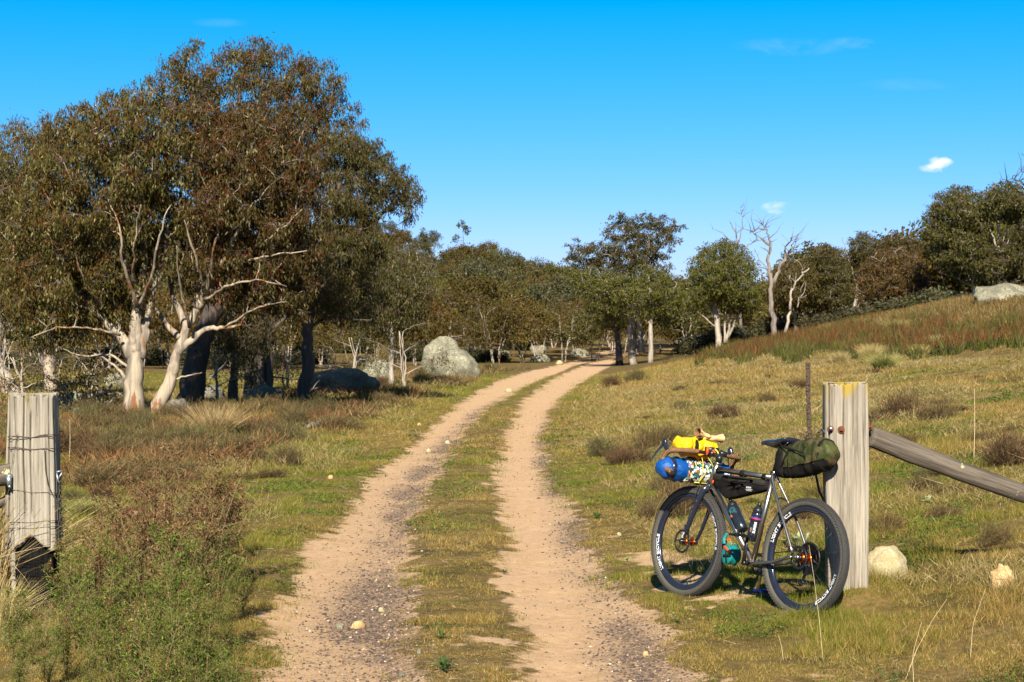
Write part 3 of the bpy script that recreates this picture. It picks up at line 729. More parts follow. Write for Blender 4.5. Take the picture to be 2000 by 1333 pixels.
rtree('gum_tree', 1898, 104, 'tall gum with pale curving trunk and clumped crown, second from the right edge',
     [(1800, 450), (1810, 410), (1830, 370), (1865, 355), (1900, 360), (1925, 385), (1930, 440), (1950, 500), (1930, 560), (1880, 560), (1830, 520), (1805, 490)],
     [([(1900, 590), (1902, 560), (1895, 520), (1893, 480), (1885, 420), (1890, 385)], .17, .05), ([(1896, 510), (1870, 460), (1855, 430)], .08, .02), ([(1900, 560), (1870, 545), (1830, 530)], .07, .02), ([(1893, 480), (1915, 440)], .06, .02)],
     seed=73, pal=P_SNOW2, holes=.12, step=18)
rtree('gum_tree', 1950, 102, 'tall gum with twin upright boughs rising beside the right edge of the photo',
     [(1905, 400), (1915, 370), (1950, 348), (1985, 355), (2010, 380), (2020, 430), (1990, 440), (1950, 430), (1925, 430)],
     [([(1955, 580), (1955, 520), (1950, 450), (1945, 400)], .17, .05), ([(1953, 500), (1935, 450), (1915, 425)], .08, .02), ([(1954, 520), (1965, 450), (1972, 400)], .08, .02)],
     seed=79, pal=P_SNOW2, holes=.18, step=17)
rtree('gum_tree', 2010, 96, 'dense dark gum filling the right edge of the photo under the taller crowns',
     [(1930, 480), (1960, 440), (2000, 420), (2060, 400), (2120, 420), (2120, 560), (2040, 575), (1960, 575), (1935, 540)],
     [([(2015, 590), (2015, 540), (2005, 480)], .18, .05), ([(2015, 560), (1980, 520), (1960, 490)], .08, .02)], seed=83, pal=P_SNOW2, step=20)

def dead(name, base_px, Y, label, limbs, seed, twigs=18, bk=None, group=None):
    r = np.random.default_rng(seed); b = at(base_px, Y); root = empty(name, b, label, 'dead tree', group)
    m = MB(); ends = []
    for k, (p, r0, r1) in enumerate(limbs):
        P = np.array(rel(p, b, Y)); 
        if k == 0: P[0] = [P[0][0], 0, -.2]
        n = len(P) * 4; s = np.linspace(0, len(P) - 1, n); Q = np.stack([np.interp(s, range(len(P)), P[:, j]) for j in range(3)], 1)
        Q[1:-1] += r.normal(size=(n - 2, 3)) * .05
        if k: Q[:, 1] += np.linspace(0, 1, n) ** 1.2 * r.uniform(-1.6, 1.6)
        m.tube(Q, np.linspace(r0, r1, n), 7); ends += [Q[i] for i in range(n // 2, n)]
    for _ in range(twigs):
        a = ends[r.integers(len(ends))]; d = r.normal(size=3); d[2] = abs(d[2]) + .3; d /= np.linalg.norm(d); l = r.uniform(.4, 1.3)
        m.tube(np.array([a, a + d * l * .5 + r.normal(size=3) * .05, a + d * l + r.normal(size=3) * .12]), [.022, .016, .008], 4)
    m.build('trunk', bk or M_DEAD, root); return root
dead('dead_tree', 1512, 108, 'bare dead tree with grey spreading boughs standing above the crest',
     [([(1513, 645), (1510, 615), (1505, 585), (1508, 545), (1500, 510), (1505, 480), (1498, 450), (1488, 428)], .19, .015), ([(1502, 478), (1490, 465), (1470, 450)], .09, .02),
      ([(1497, 448), (1480, 448), (1468, 455)], .06, .015), ([(1512, 555), (1522, 525), (1535, 500), (1545, 492), (1560, 478)], .13, .03), ([(1530, 505), (1532, 480), (1540, 466)], .07, .02),
      ([(1540, 494), (1548, 478), (1552, 466)], .06, .015), ([(1508, 540), (1495, 520), (1480, 490)], .05, .015)], 5, 34)
dead('dead_tree', 1536, 104, 'thin crooked white dead stem beside the big dead tree',
     [([(1530, 640), (1540, 620), (1546, 595), (1544, 575), (1552, 555), (1568, 535), (1580, 524)], .10, .03), ([(1546, 565), (1540, 548), (1534, 540)], .05, .015), ([(1558, 600), (1562, 580), (1570, 575)], .035, .01)], 6, 8, M_BARKP)
dead('dead_tree', 1440, 126, 'leafless twigs of a dead tree rising behind the round bright gum',
     [([(1450, 665), (1445, 580), (1440, 500), (1438, 455), (1425, 430)], .12, .02), ([(1440, 480), (1452, 440), (1448, 405)], .05, .01), ([(1440, 490), (1415, 455), (1395, 446)], .05, .01), ([(1442, 500), (1465, 475), (1478, 470)], .05, .01)], 7, 16)
dead('dead_tree', 2030, 92, 'dead tree just outside the right edge reaching bare twigs into the sky',
     [([(2050, 600), (2050, 500), (2045, 420), (2050, 340), (2020, 300)], .2, .04), ([(2048, 400), (2020, 365), (1985, 350)], .10, .02), ([(2045, 380), (2010, 352), (1975, 350)], .05, .01), ([(2048, 360), (2015, 320), (1992, 300)], .06, .01), ([(2040, 340), (2005, 340), (1990, 330)], .03, .01)], 9, 30, M_BARKD)

# ---- the wood behind: prototypes, then copies
def proto(name, label, group, r, H, W, nst, pal, bk, ncl=16, Ln=.34, Wd=.13, nl=150, lean=.3, skirt=.35, hold=None):
    """a generic gum, H high and W wide, base at the origin"""
    limbs = []
    for i in range(nst):
        a = r.uniform(0, 2 * pi) ; e = W * .30 * (0.3 if nst == 1 else 1) * r.uniform(.5, 1.1)
        limbs.append(([(np.cos(a) * .12 * nst * .4, np.sin(a) * .12 * nst * .4, -.3), (np.cos(a) * e * .35, np.sin(a) * e * .35, H * .25), (np.cos(a) * e * .8, np.sin(a) * e * .8, H * .5), (np.cos(a) * e, np.sin(a) * e, H * .8)],
                      (.035 + .012 * H) / nst ** .4, .022))
    C = []; rad = []
    for _ in range(ncl):
        a = r.uniform(0, 2 * pi); t = r.uniform(skirt, 1) ; q = np.sqrt(max(0, 1 - ((t - .55) / .5) ** 2)) if t > .55 else 1
        d = W * .5 * q * r.uniform(.35, 1) ** .5
        C.append([np.cos(a) * d, np.sin(a) * d, H * (t * .9 + .02)]); rad.append(r.uniform(.75, 1.1) * W * .17)
    return plant_tree(name, (0, 0, 0), label, 'tree', group, limbs, np.array(C), np.array(rad), nl / (W / 5) ** .5, Ln, Wd, pal, bk, r, sub=8, sides=6, minr=.016, tight=.34, flat=.75, hang=.75)

def place(o, x, y, s=1.0, rz=0.0, sx=1.0):
    o.location = (x, y, float(zt(x, y)) - .05); o.rotation_euler = (0, 0, rz); o.scale = (s * sx, s * sx, s)

class Kinds:
    def __init__(s, protos): s.p = protos; s.used = [False] * len(protos)
    def get(s, k):
        k %= len(s.p)
        if not s.used[k]: s.used[k] = True; return s.p[k]
        return copy_tree(s.p[k])

rr = np.random.default_rng(77)
GM = 'pale-stemmed low gums along the far side of the track bend'
lab_m = 'low gum with thin pale stems and olive crown in the row beyond the boulders'
mids = Kinds([proto('gum_tree', lab_m, GM, rr, 4.6, 5.2, n_, p_, M_BARKP, 26, .26, .085, 250, skirt=.46) for n_, p_ in ((5, P_OLIVE), (4, P_RUST), (3, P_SNOW2), (6, P_OLIVE), (2, P_RUST))])
named = [(968, 148, 'low gum with a fan of thin white stems right of the twin boulder'), (1024, 150, 'gum with stout white forked trunk beyond the fan-stemmed gum'), (1100, 156, 'rusty low gum on white stems near the end of the track'),
         (858, 140, 'low gum with white stems standing just behind the twin boulder'), (812, 128, 'gum with one straight pale trunk left of the twin boulder'), (1162, 160, 'thin white-trunked gum at the edge of the bright clearing')]
for i, (px, Y, lab) in enumerate(named):
    o = mids.get(i); o['label'] = lab; q = at(px, Y); place(o, q.x, q.y, rr.uniform(.95, 1.15), rr.uniform(0, 6))
for px, Y in [(700, 132), (740, 150), (770, 128), (905, 156), (935, 170), (1060, 162), (1130, 172), (1010, 176), (1190, 178), (1210, 165), (650, 120), (620, 140), (560, 118), (500, 135), (450, 120), (390, 140), (330, 118),
              (270, 135), (210, 112), (150, 130), (100, 112), (50, 125), (0, 112), (-60, 125), (300, 160), (200, 160), (100, 165), (0, 160), (420, 165), (540, 165)]:
    o = mids.get(int(rr.integers(5))); o['label'] = lab_m; q = at(px + rr.uniform(-6, 6), Y); place(o, q.x, q.y, rr.uniform(.85, 1.35), rr.uniform(0, 6))

GF = 'trees of the wood on the far hill'
lab_f = 'gum tree among the others of the wood covering the far hill'
fars = Kinds([proto('gum_tree', lab_f, GF, rr, 8.0, 6.6, n_, p_, b_, 22, .40, .17, 130, skirt=.40) for n_, p_, b_ in
              ((2, P_OLIVE, M_BARKP), (1, P_SNOW2, M_BARKP), (3, P_RUST, M_BARKP), (1, P_GREEN, M_BARKD), (2, P_GREY, M_BARKP), (1, P_OLIVE, M_DEAD))])
pts = []
for _ in range(9000):
    if len(pts) >= 160: break
    Y = rr.uniform(176, 392); px = rr.uniform(-120, 1330)
    if px < 620 and rr.uniform() < .86: continue
    x = (px - CX) * Y / F
    if 1120 < px < 1230 and Y < 262: continue            # the bright clearing past the bend
    if any((x - a) ** 2 + (Y - b) ** 2 < (4.2 + Y * .006) ** 2 for a, b in pts): continue
    pts.append((x, Y))
for x, y in pts:
    o = fars.get(int(rr.integers(6))); place(o, x, y, rr.uniform(.62, 1.0) * (1.0 if y < 330 else .85), rr.uniform(0, 6), rr.uniform(.85, 1.15))
GB = 'trees of the wood behind the right crest'
for _ in range(92):
    px = rr.uniform(1190, 2120); Y = rr.uniform(132, 200); x = (px - CX) * Y / F
    if px > 1330 or Y > 170:
        o = fars.get(int(rr.integers(4))); o['group'] = GB; o['label'] = 'dark gum tree among the others of the wood behind the right crest'
        place(o, x, Y, rr.uniform(.62, .90) * np.interp(px, [1200, 1350, 1500, 1600, 1750, 1850, 2000], [.80, .95, .95, 1.12, 1.2, 1.3, 1.35]), rr.uniform(0, 6), 1.1)
for i in range(22):                                   # the wood goes on past both edges of the frame
    px = rr.uniform(-620, -70) if i < 18 else rr.uniform(2130, 2500); Y = rr.uniform(85, 330) if i < 18 else rr.uniform(110, 190); x = (px - CX) * Y / F
    o = fars.get(int(rr.integers(6))); o['group'] = GF if i < 18 else GB; o['label'] = lab_f if i < 18 else 'dark gum tree among the others of the wood behind the right crest'
    place(o, x, Y, rr.uniform(.65, .95), rr.uniform(0, 6), 1.1)
# thin emergent trees against the sky on the hill
GE = 'thin emergent trees on the skyline of the far hill'
em = Kinds([proto('gum_tree', 'x', GE, rr, 9.0, 3.0, 1, P_SNOW2, M_BARKD, 7, .5, .22, 110, skirt=.62) for _ in range(2)])
for i, (px, Y, s, lab) in enumerate([(903, 352, 1.15, 'tallest thin tree on the skyline between the two stands'), (832, 366, .75, 'small round-topped tree at the top of the bare hill'), (848, 360, .6, 'second small tree below the bare hilltop'),
        (925, 350, .7, 'thin tree right of the tallest skyline tree'), (945, 352, .75, 'narrow tree halfway down the skyline slope'), (983, 350, .8, 'thin tree low on the skyline beside the saddle')]):
    o = em.get(i); o['label'] = lab; q = at(px, Y); place(o, q.x, q.y, s, rr.uniform(0, 6))
GS = 'bare stems standing on the skyline of the far hill'
for i, px in enumerate([800, 815, 870, 885, 915, 958, 995, 1010]):
    dead('dead_tree', px, 362, 'bare grey stem standing among the trees of the hill skyline', [([(px, 560), (px + rr.uniform(-4, 4), 520), (px + rr.uniform(-8, 8), 497 + (px - 800) * .2 - rr.uniform(0, 18))], .16, .03)], 200 + i, 8, M_DEAD, GS)

# ---- low bushes edging the right wood
GH = 'low grey-green bushes along the foot of the right wood'
def bush_proto(name, label, group, r, Rr, Hh, pal, n, Ln=.05, Wd=.02, mat=None, blade=False, up=1.0):
    root = empty(name, (0, 0, 0), label, 'bush', group); m = MB()
    th = r.uniform(0, 2 * pi, 26); 
    for a in th:
        l = r.uniform(.5, 1); e = np.array([np.cos(a) * Rr * l, np.sin(a) * Rr * l, Hh * r.uniform(.55, 1)])
        m.tube(np.array([[0, 0, -.03], e * np.array([.35, .35, .5]) + r.normal(size=3) * .03, e]), [.006, .004, .002], 3, cap=False)
    m.build('stems', M_TWIG, root)
    u = r.normal(size=(n, 3)); u /= np.linalg.norm(u, axis=1)[:, None]; u[:, 2] = abs(u[:, 2])
    lob = 1 + .28 * np.sin(3 * np.arctan2(u[:, 1], u[:, 0]) + r.uniform(0, 6)) 
    C = u * (r.uniform(.15, 1, (n, 1)) ** .45) * np.array([Rr, Rr, Hh]) * lob[:, None]
    k = 22; S = C[r.integers(0, n, k)]; j = r.integers(0, k, n); C = C * .72 + S[j] * .28
    V, Fq = leaf_quads(C, Ln, Wd, -up, .6, r)
    V[:, 2] = np.maximum(V[:, 2], -.02)
    pal = np.array(pal); zr = np.clip(C[:, 2] / Hh + r.normal(size=n) * .22, 0, .999) * (len(pal) - 1); i = zr.astype(int); f = (zr - i)[:, None]
    col = (pal[i] * (1 - f) + pal[i + 1] * f) * r.uniform(.7, 1.3, (n, 1))
    mesh_np('foliage', V, Fq, mat or M_SHRUB, root, col); return root
M_TWIG = simple('grey_twig', (.12, .09, .07), (.2, .16, .12), 60, .8)
bp = Kinds([bush_proto('bush', 'x', GH, rr, 2.0, 1.9, P_GREY, 5000, .30, .10, M_LEAF, up=.1) for _ in range(3)])
for i in range(18):
    px = rr.uniform(1560, 2060); Y = np.interp(px, [1190, 2060], [118, 99]) + rr.uniform(0, 9)
    o = bp.get(i); o['label'] = 'low grey-green bush among the others at the foot of the right wood'; x = (px - CX) * Y / F; place(o, x, Y, rr.uniform(.4, .8), rr.uniform(0, 6), 1.2)
GU = 'dark undergrowth bushes below the far row of gums'
for i in range(30):
    px = rr.uniform(-60, 1120) if i % 3 else rr.uniform(1290, 1560); Y = rr.uniform(126, 150) if px > 1200 else rr.uniform(150, 182) if px > 620 else rr.uniform(115, 160)
    o = bp.get(i); o['group'] = GU; o['label'] = 'dark rounded bush in the undergrowth below the far row of gums'; x = (px - CX) * Y / F; place(o, x, Y, rr.uniform(.5, 1.0), rr.uniform(0, 6), 1.3)
# ================================================================== GROUND VEGETATION AND ROCKS
def tuft_blades(B, D, Ln, w, low, up, r=rng, bend=.35):
    """blades from points B (N,3) in directions D (N,3): lower and upper half, each with its colour"""
    n = len(B); D = D / np.linalg.norm(D, axis=1)[:, None]
    s = np.cross(D, r.normal(size=(n, 3))); s /= np.linalg.norm(s, axis=1)[:, None]; s *= (w / 2)[:, None] if np.ndim(w) else w / 2
    out = D * [1, 1, 0]; Ln = Ln[:, None]
    M = B + D * Ln * .5; T = B + D * Ln + out * Ln * bend - np.array([0, 0, 1.]) * Ln * bend * .35
    V = np.stack([B - s, B + s, M + s * .8, M - s * .8, T + s * .25, T - s * .25], 1).reshape(-1, 3)
    k = 6 * np.arange(n)[:, None]
    Fq = np.stack([k + [[0, 1, 2, 3]], k + [[3, 2, 4, 5]]], 1).reshape(-1, 4)
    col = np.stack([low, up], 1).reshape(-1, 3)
    return V, Fq, col

def pick(pal, n, r=rng, var=.25):
    p = np.array(pal, float); return p[r.integers(0, len(p), n)] * r.uniform(1 - var, 1 + var, (n, 1))

def tuft_proto(name, cat, label, group, r, Rb, H, n, w, low, up, spread=.5, bend=.35, jit=.4, part='blades', mat=None, subs=0):
    a = r.uniform(0, 2 * pi, n); q = Rb * r.uniform(0, 1, n) ** .5
    B = np.stack([np.cos(a) * q, np.sin(a) * q, np.full(n, -.02)], -1)
    D = B * [1, 1, 0] / Rb * spread + r.normal(size=(n, 3)) * [jit, jit, 0] * .5 + [0, 0, 1]
    Ln = H * r.uniform(.45, 1.1, n)
    if subs:                                          # an uneven plant made of several sprays of twigs
        k = r.integers(0, subs, n); ca = r.uniform(0, 2 * pi, subs); cq = H * .75 * r.uniform(0, 1, subs) ** .6; hh = r.uniform(.4, 1.1, subs); ld = r.normal(size=(subs, 3)) * [.35, .35, 0]
        C = np.stack([np.cos(ca) * cq, np.sin(ca) * cq, 0 * cq], -1); t = r.uniform(0, .75, n)
        D = ld[k] + r.normal(size=(n, 3)) * [.42, .42, .2] + [0, 0, 1]; Dn = D / np.linalg.norm(D, axis=1)[:, None]
        B = B * .6 + C[k] + Dn * (t * H * hh[k])[:, None] * [.8, .8, 1]; Ln = H * hh[k] * r.uniform(.16, .5, n)
        D = D + r.normal(size=(n, 3)) * .35
    V, Fq, c = tuft_blades(B, D, Ln, w * r.uniform(.6, 1.3, n), pick(low, n, r), pick(up, n, r), r, bend)
    root = mesh_np(name, V, Fq, mat or M_SHRUB, None, c)
    return tag(root, label, cat, group)

def puts(o, q, s=1., rz=0., sz=None):
    o.location = q; o.rotation_euler = (0, 0, rz); o.scale = (s, s, sz or s)

STRAWS = [(.50, .38, .16), (.42, .31, .12), (.58, .46, .22)]; RUSTS = [(.13, .056, .020), (.18, .085, .030), (.10, .050, .02)]
HEATH = [(.14, .092, .036), (.18, .125, .050), (.105, .074, .028), (.21, .165, .065)]; SGREEN = [(.10, .105, .03), (.075, .085, .03), (.14, .135, .05)]; RGREEN = [(.075, .11, .018), (.11, .14, .024)]
MAUVE = [(.21, .135, .064), (.26, .18, .082), (.16, .105, .052)]

rv = np.random.default_rng(404)
def photo_xy(x, y):
    z = zt(x, y); return CX + F * x / y, HY - F * (z - EYE) / y, z

def veg_mass():
    # rushes on the right slope, rusty tops over green bases
    n = 260000
    y = rv.uniform(36, 97, n); x = rv.uniform(.03, .36, n) * y; px, py, z = photo_xy(x, y)
    lowl = np.interp(px, [1190, 1260, 1330, 1500, 1700, 1850, 2000, 2200], [698, 700, 704, 708, 700, 690, 682, 675]) + (fbm(px * .02, y * .12, 9) - .5) * 42
    upl = np.interp(px, [1190, 1260, 1330, 1500, 1700, 1850, 2000, 2200], [690, 684, 672, 652, 628, 628, 636, 630]) + (fbm(px * .03, y * .12, 10) - .5) * 40
    cl = fbm(x * .9, y * .45, 61, 3)
    m = (py < lowl) & (py > upl) & (rv.uniform(size=n) < sstep(.36, .56, cl) * .55 + .05)
    x, y, z, cl = x[m], y[m], z[m], cl[m]; n = len(x)
    B = np.stack([x, y, z - .03], -1); D = np.stack([rv.normal(size=n) * .16, rv.normal(size=n) * .16, np.ones(n)], -1); D[:, :2] *= 1.5
    V, Fq, c = tuft_blades(B, D, rv.uniform(.25, .62, n) * (.5 + cl), .014 + .016 * rv.uniform(size=n), pick(RGREEN + SGREEN, n, rv) * .8, np.where((rv.uniform(size=n) < .28 + .5 * (fbm(x * .3, y * .2, 88) > .58))[:, None], pick(RGREEN + SGREEN, n, rv), pick(RUSTS + [(.20, .10, .04)], n, rv)), rv, .15)
    tag(mesh_np('rushes', V, Fq, M_SHRUB, None, c), 'thick rushes with rusty tops and green bases across the right slope', 'rushes', kind='stuff')
    # dry heath and grass above and beside them
    n = 520000
    y = rv.uniform(40, 99, n); x = rv.uniform(-.02, .36, n) * y; px, py, z = photo_xy(x, y)
    upl = np.interp(px, [1190, 1260, 1330, 1500, 1700, 1850, 2000, 2200], [705, 700, 690, 664, 640, 642, 652, 650])
    cl = fbm(x * .6 + 5, y * .3, 63, 3)
    m = (py < upl) & (px > 1185) & (rv.uniform(size=n) < .15 + .75 * sstep(.33, .55, cl)) & (x > edges(y)[3] + .5)
    x, y, z, cl = x[m], y[m], z[m], cl[m]; n = len(x)
    B = np.stack([x, y, z - .03], -1); D = np.stack([rv.normal(size=n) * .3, rv.normal(size=n) * .3, np.ones(n)], -1)
    tone = (fbm(x * .25, y * .12, 64) + rv.normal(size=n) * .10)[:, None]
    up = np.where(tone < .44, pick(MAUVE + RUSTS, n, rv) * .9, np.where(tone < .50, pick(STRAWS, n, rv) * .45, pick(RUSTS + RUSTS + HEATH, n, rv) * 1.1))
    V, Fq, c = tuft_blades(B, D, rv.uniform(.2, .5, n) * (.6 + cl), .018 + .02 * rv.uniform(size=n), pick(HEATH + SGREEN, n, rv), up, rv, .2)
    tag(mesh_np('dry_heath', V, Fq, M_SHRUB, None, c), 'dry mauve-brown heath and bleached grass up the right slope', 'heath', kind='stuff')
    # taller dry grass in patches over the open slopes
    n = 480000
    y = np.exp(rv.uniform(np.log(11), np.log(75), n)); x = rv.uniform(-.34, .36, n) * y; e = edges(y)
    off = np.maximum(e[0] - x, x - e[3]); cl = fbm(x * .9, y * .5, 91, 3); c2 = fbm(x * 4, y * 4, 93, 2)
    pz = photo_xy(x, y); m = (off > .5) & ~((pz[1] < 700) & (pz[0] > 1185)) & ~((x > 2.3) & (x < 4.6) & (y > 12.0) & (y < 13.9)) & ~((x > .7) & (x < 2.4) & (y > 10.2) & (y < 12.9)) & (rv.uniform(size=n) < sstep(.38, .62, cl) * sstep(.36, .58, c2) * np.where(x > 0, .9, .5))
    x, y, cl = x[m], y[m], cl[m]; n = len(x); z = zt(x, y); lod = np.maximum(1, y / 14)
    B = np.stack([x, y, z - .01], -1); D = np.stack([rv.normal(size=n) * .45, rv.normal(size=n) * .45, np.ones(n)], -1)
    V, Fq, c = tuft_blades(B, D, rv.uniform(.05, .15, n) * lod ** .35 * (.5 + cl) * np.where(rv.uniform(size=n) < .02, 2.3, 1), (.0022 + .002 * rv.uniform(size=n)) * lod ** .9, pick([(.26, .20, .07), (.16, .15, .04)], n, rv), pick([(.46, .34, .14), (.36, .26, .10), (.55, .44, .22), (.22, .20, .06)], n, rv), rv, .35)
    tag(mesh_np('dry_grass', V, Fq, M_SHRUB, None, c), 'patches of taller bleached grass over the open slopes', 'grass', kind='stuff')
    # heath mass left of the track
    n = 420000
    y = np.exp(rv.uniform(np.log(17), np.log(120), n)); x = -rv.uniform(-.04, .42, n) * y; px, py, z = photo_xy(x, y); e = edges(y)
    d = e[0] - x
    cl = fbm(x * .8 + 2, y * .4, 67, 3)
    lim = np.interp(y, [17, 22, 30, 45, 60, 90, 120], [9, 2.6, 2.0, 1.6, 1.3, 1.0, .8])
    back = np.interp(px, [0, 150, 330, 560, 780, 1000], [790, 805, 790, 765, 730, 690])
    m = (d > lim + (vnoise(y * .5, y * 0, 3) - .5) * 1.2) & (py > back) & (rv.uniform(size=n) < sstep(.42, .66, cl) * np.interp(y, [17, 24, 30], [.0, .35, .62]))
    x, y, z, cl, px = x[m], y[m], z[m], cl[m], px[m]; n = len(x)
    B = np.stack([x, y, z - .03], -1); D = np.stack([rv.normal(size=n) * .38, rv.normal(size=n) * .38, np.ones(n)], -1)
    tone = (fbm(x * .3 + 8, y * .16, 69) + rv.normal(size=n) * .07)[:, None]
    up = np.where(tone < .50, pick(SGREEN + HEATH + [(.22, .19, .06), (.30, .24, .09)], n, rv) * 1.1, np.where(tone < .61, pick(HEATH + MAUVE + [(.36, .27, .11), (.20, .18, .07)], n, rv) * 1.25, pick(RUSTS + [(.30, .18, .07), (.24, .14, .05)], n, rv) * 1.25))
    lod = np.maximum(1, y / 25)
    V, Fq, c = tuft_blades(B, D, rv.uniform(.10, .34, n) * (.55 + cl), (.006 + .008 * rv.uniform(size=n)) * lod, pick(HEATH + SGREEN, n, rv), up, rv, .25)
    tag(mesh_np('heath', V, Fq, M_SHRUB, None, c), 'low brown and rusty heath between the track and the left gum stand', 'heath', kind='stuff')
veg_mass()

# ---- individual shrubs and tussocks
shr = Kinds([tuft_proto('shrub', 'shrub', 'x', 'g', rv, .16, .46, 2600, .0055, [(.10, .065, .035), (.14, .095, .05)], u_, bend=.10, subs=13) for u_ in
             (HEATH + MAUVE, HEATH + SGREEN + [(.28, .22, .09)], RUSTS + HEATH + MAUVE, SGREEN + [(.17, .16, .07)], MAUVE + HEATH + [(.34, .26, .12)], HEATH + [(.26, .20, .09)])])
GSH = 'twiggy heath shrubs left of the track'
n_ = 0
for _ in range(4000):
    if n_ >= 95: break
    py = rv.uniform(722, 905); px = rv.uniform(120, 960)
    front = np.interp(px, [120, 560, 620, 700, 800, 900, 1000], [905, 905, 870, 825, 775, 735, 705]); back = np.interp(px, [120, 330, 560, 780, 960], [800, 795, 765, 728, 700])
    if not back < py < front: continue
    q = ground(px, py, 8)
    if float(edges(q.y)[0]) - q.x < 1.1: continue
    o = shr.get(int(rv.integers(6))); o['label'] = 'twiggy brown-grey shrub in the heath between the track and the left gums'; o['group'] = GSH
    puts(o, q, rv.uniform(.7, 1.35), rv.uniform(0, 6), rv.uniform(.6, 1.1)); n_ += 1
for px, py, s, k, lab in [(1182, 890, .75, 3, 'dark twiggy shrub just right of the right wheel rut'), (1232, 905, .85, 0, 'sparse shrub left of the handlebar bag'), (1290, 872, 1.0, 1, 'bushy grey shrub behind the blue roll bag'),
        (1192, 757, 1.2, 2, 'rust-brown shrub on the bend of the right rut'), (1497, 785, .55, 0, 'small dark shrub in the open grass of the slope'), (1420, 815, .8, 4, 'pale mauve-brown shrub above the handlebars'),
        (1330, 800, .6, 1, 'low grey shrub on the open slope'), (1245, 745, 1.1, 3, 'grey-green shrub at the crest of the bank'), (1835, 1012, .36, 4, 'little bare twiggy shrub right of the tall right post'),
        (1760, 815, .95, 2, 'tall dark rush clump behind the slanting rail'), (1715, 822, .8, 5, 'brown rush clump against the right post'), (1820, 822, .8, 0, 'dark brown clump right of the rush clump'),
        (1995, 905, .9, 4, 'brown shrub at the right edge above the rail end'), (1330, 1000, .9, 2, 'brown shrub seen through the front wheel'), (1302, 1015, .7, 0, 'dark shrub behind the front tyre'),
        (1905, 860, .45, 5, 'small rusty clump beyond the rail'), (1560, 760, .6, 1, 'low shrub behind the dead mullein stalk'), (1945, 1065, .4, 2, 'little dark weed above the orange stone'),
        (560, 910, .75, 1, 'open grey-green shrub nearest the left rut'), (320, 935, 1.2, 0, 'wide dark brown shrub behind the tall weeds'), (215, 950, 1.1, 4, 'dark shrub right of the left gatepost'), (60, 1005, .7, 3, 'shrub hidden behind the left gatepost'),
        (830, 745, 1.3, 3, 'grey shrub at the foot of the twin boulder'), (890, 755, 1.3, 4, 'mauve-grey shrub right below the twin boulder'), (960, 722, 1.3, 1, 'green-grey shrub right of the twin boulder'), (1070, 705, 1.2, 2, 'rusty shrub beside the far end of the left rut')]:
    o = shr.get(k); o['label'] = lab; o['group'] = 'scattered single shrubs'; puts(o, ground(px, py, 7), s, rv.uniform(0, 6), s * rv.uniform(.85, 1.1))
for i in range(64):
    left = i % 3 == 0
    px, py = (rv.uniform(150, 560), rv.uniform(885, 1010)) if left else (rv.uniform(1150, 2010), 715 + 330 * rv.uniform() ** 1.6)
    q = ground(px, py, 7)
    if not left and q.x - float(edges(q.y)[3]) < .8: continue
    if left and float(edges(q.y)[0]) - q.x < .8: continue
    o = shr.get(int(rv.integers(6))); o['group'] = 'small dry shrubs dotted over the paddock'; o['label'] = 'small dry shrub among the grass of the ' + ('left verge' if left else 'right slope'); puts(o, q, rv.uniform(.2, .6), rv.uniform(0, 6), rv.uniform(.15, .42))
if not all(shr.used): raise RuntimeError('unused shrub')

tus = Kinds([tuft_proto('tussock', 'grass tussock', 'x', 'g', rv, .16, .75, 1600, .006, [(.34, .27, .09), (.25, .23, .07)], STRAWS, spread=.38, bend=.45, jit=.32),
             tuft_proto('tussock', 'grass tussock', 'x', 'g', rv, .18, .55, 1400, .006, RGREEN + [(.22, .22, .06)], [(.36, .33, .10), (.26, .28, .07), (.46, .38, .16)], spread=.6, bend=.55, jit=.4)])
for px, py, s, k, lab in [(418, 868, 1.05, 0, 'tall golden tussock in the heath left of the track'), (1700, 708, .85, 0, 'straw tussock on the edge of the rushes above the right post'), (1798, 700, .6, 0, 'pale tussock right of the largest straw one'),
        (1725, 722, 1.0, 1, 'green tussock in front of the rushes above the right post'), (1838, 688, .8, 0, 'upright pale tussock among the rushes'), (1750, 650, 1.3, 1, 'yellow-green tussock within the band of rushes'),
        (1520, 660, 1.3, 1, 'green mound of grass at the crest under the dead tree'), (1640, 715, .7, 0, 'small straw tussock left of the right post top'), (870, 712, 1.0, 0, 'orange-straw tuft in the cleft of the twin boulder'),
        (1470, 985, .22, 1, 'little tuft of grass behind the bicycle frame'), (175, 1010, .45, 1, 'green tussock right of the left gatepost'), (1300, 1110, .16, 1, 'bright green tuft left of the front wheel')]:
    o = tus.get(k); o['label'] = lab; o['group'] = 'single grass tussocks'; puts(o, ground(px, py, 7), s, rv.uniform(0, 6))

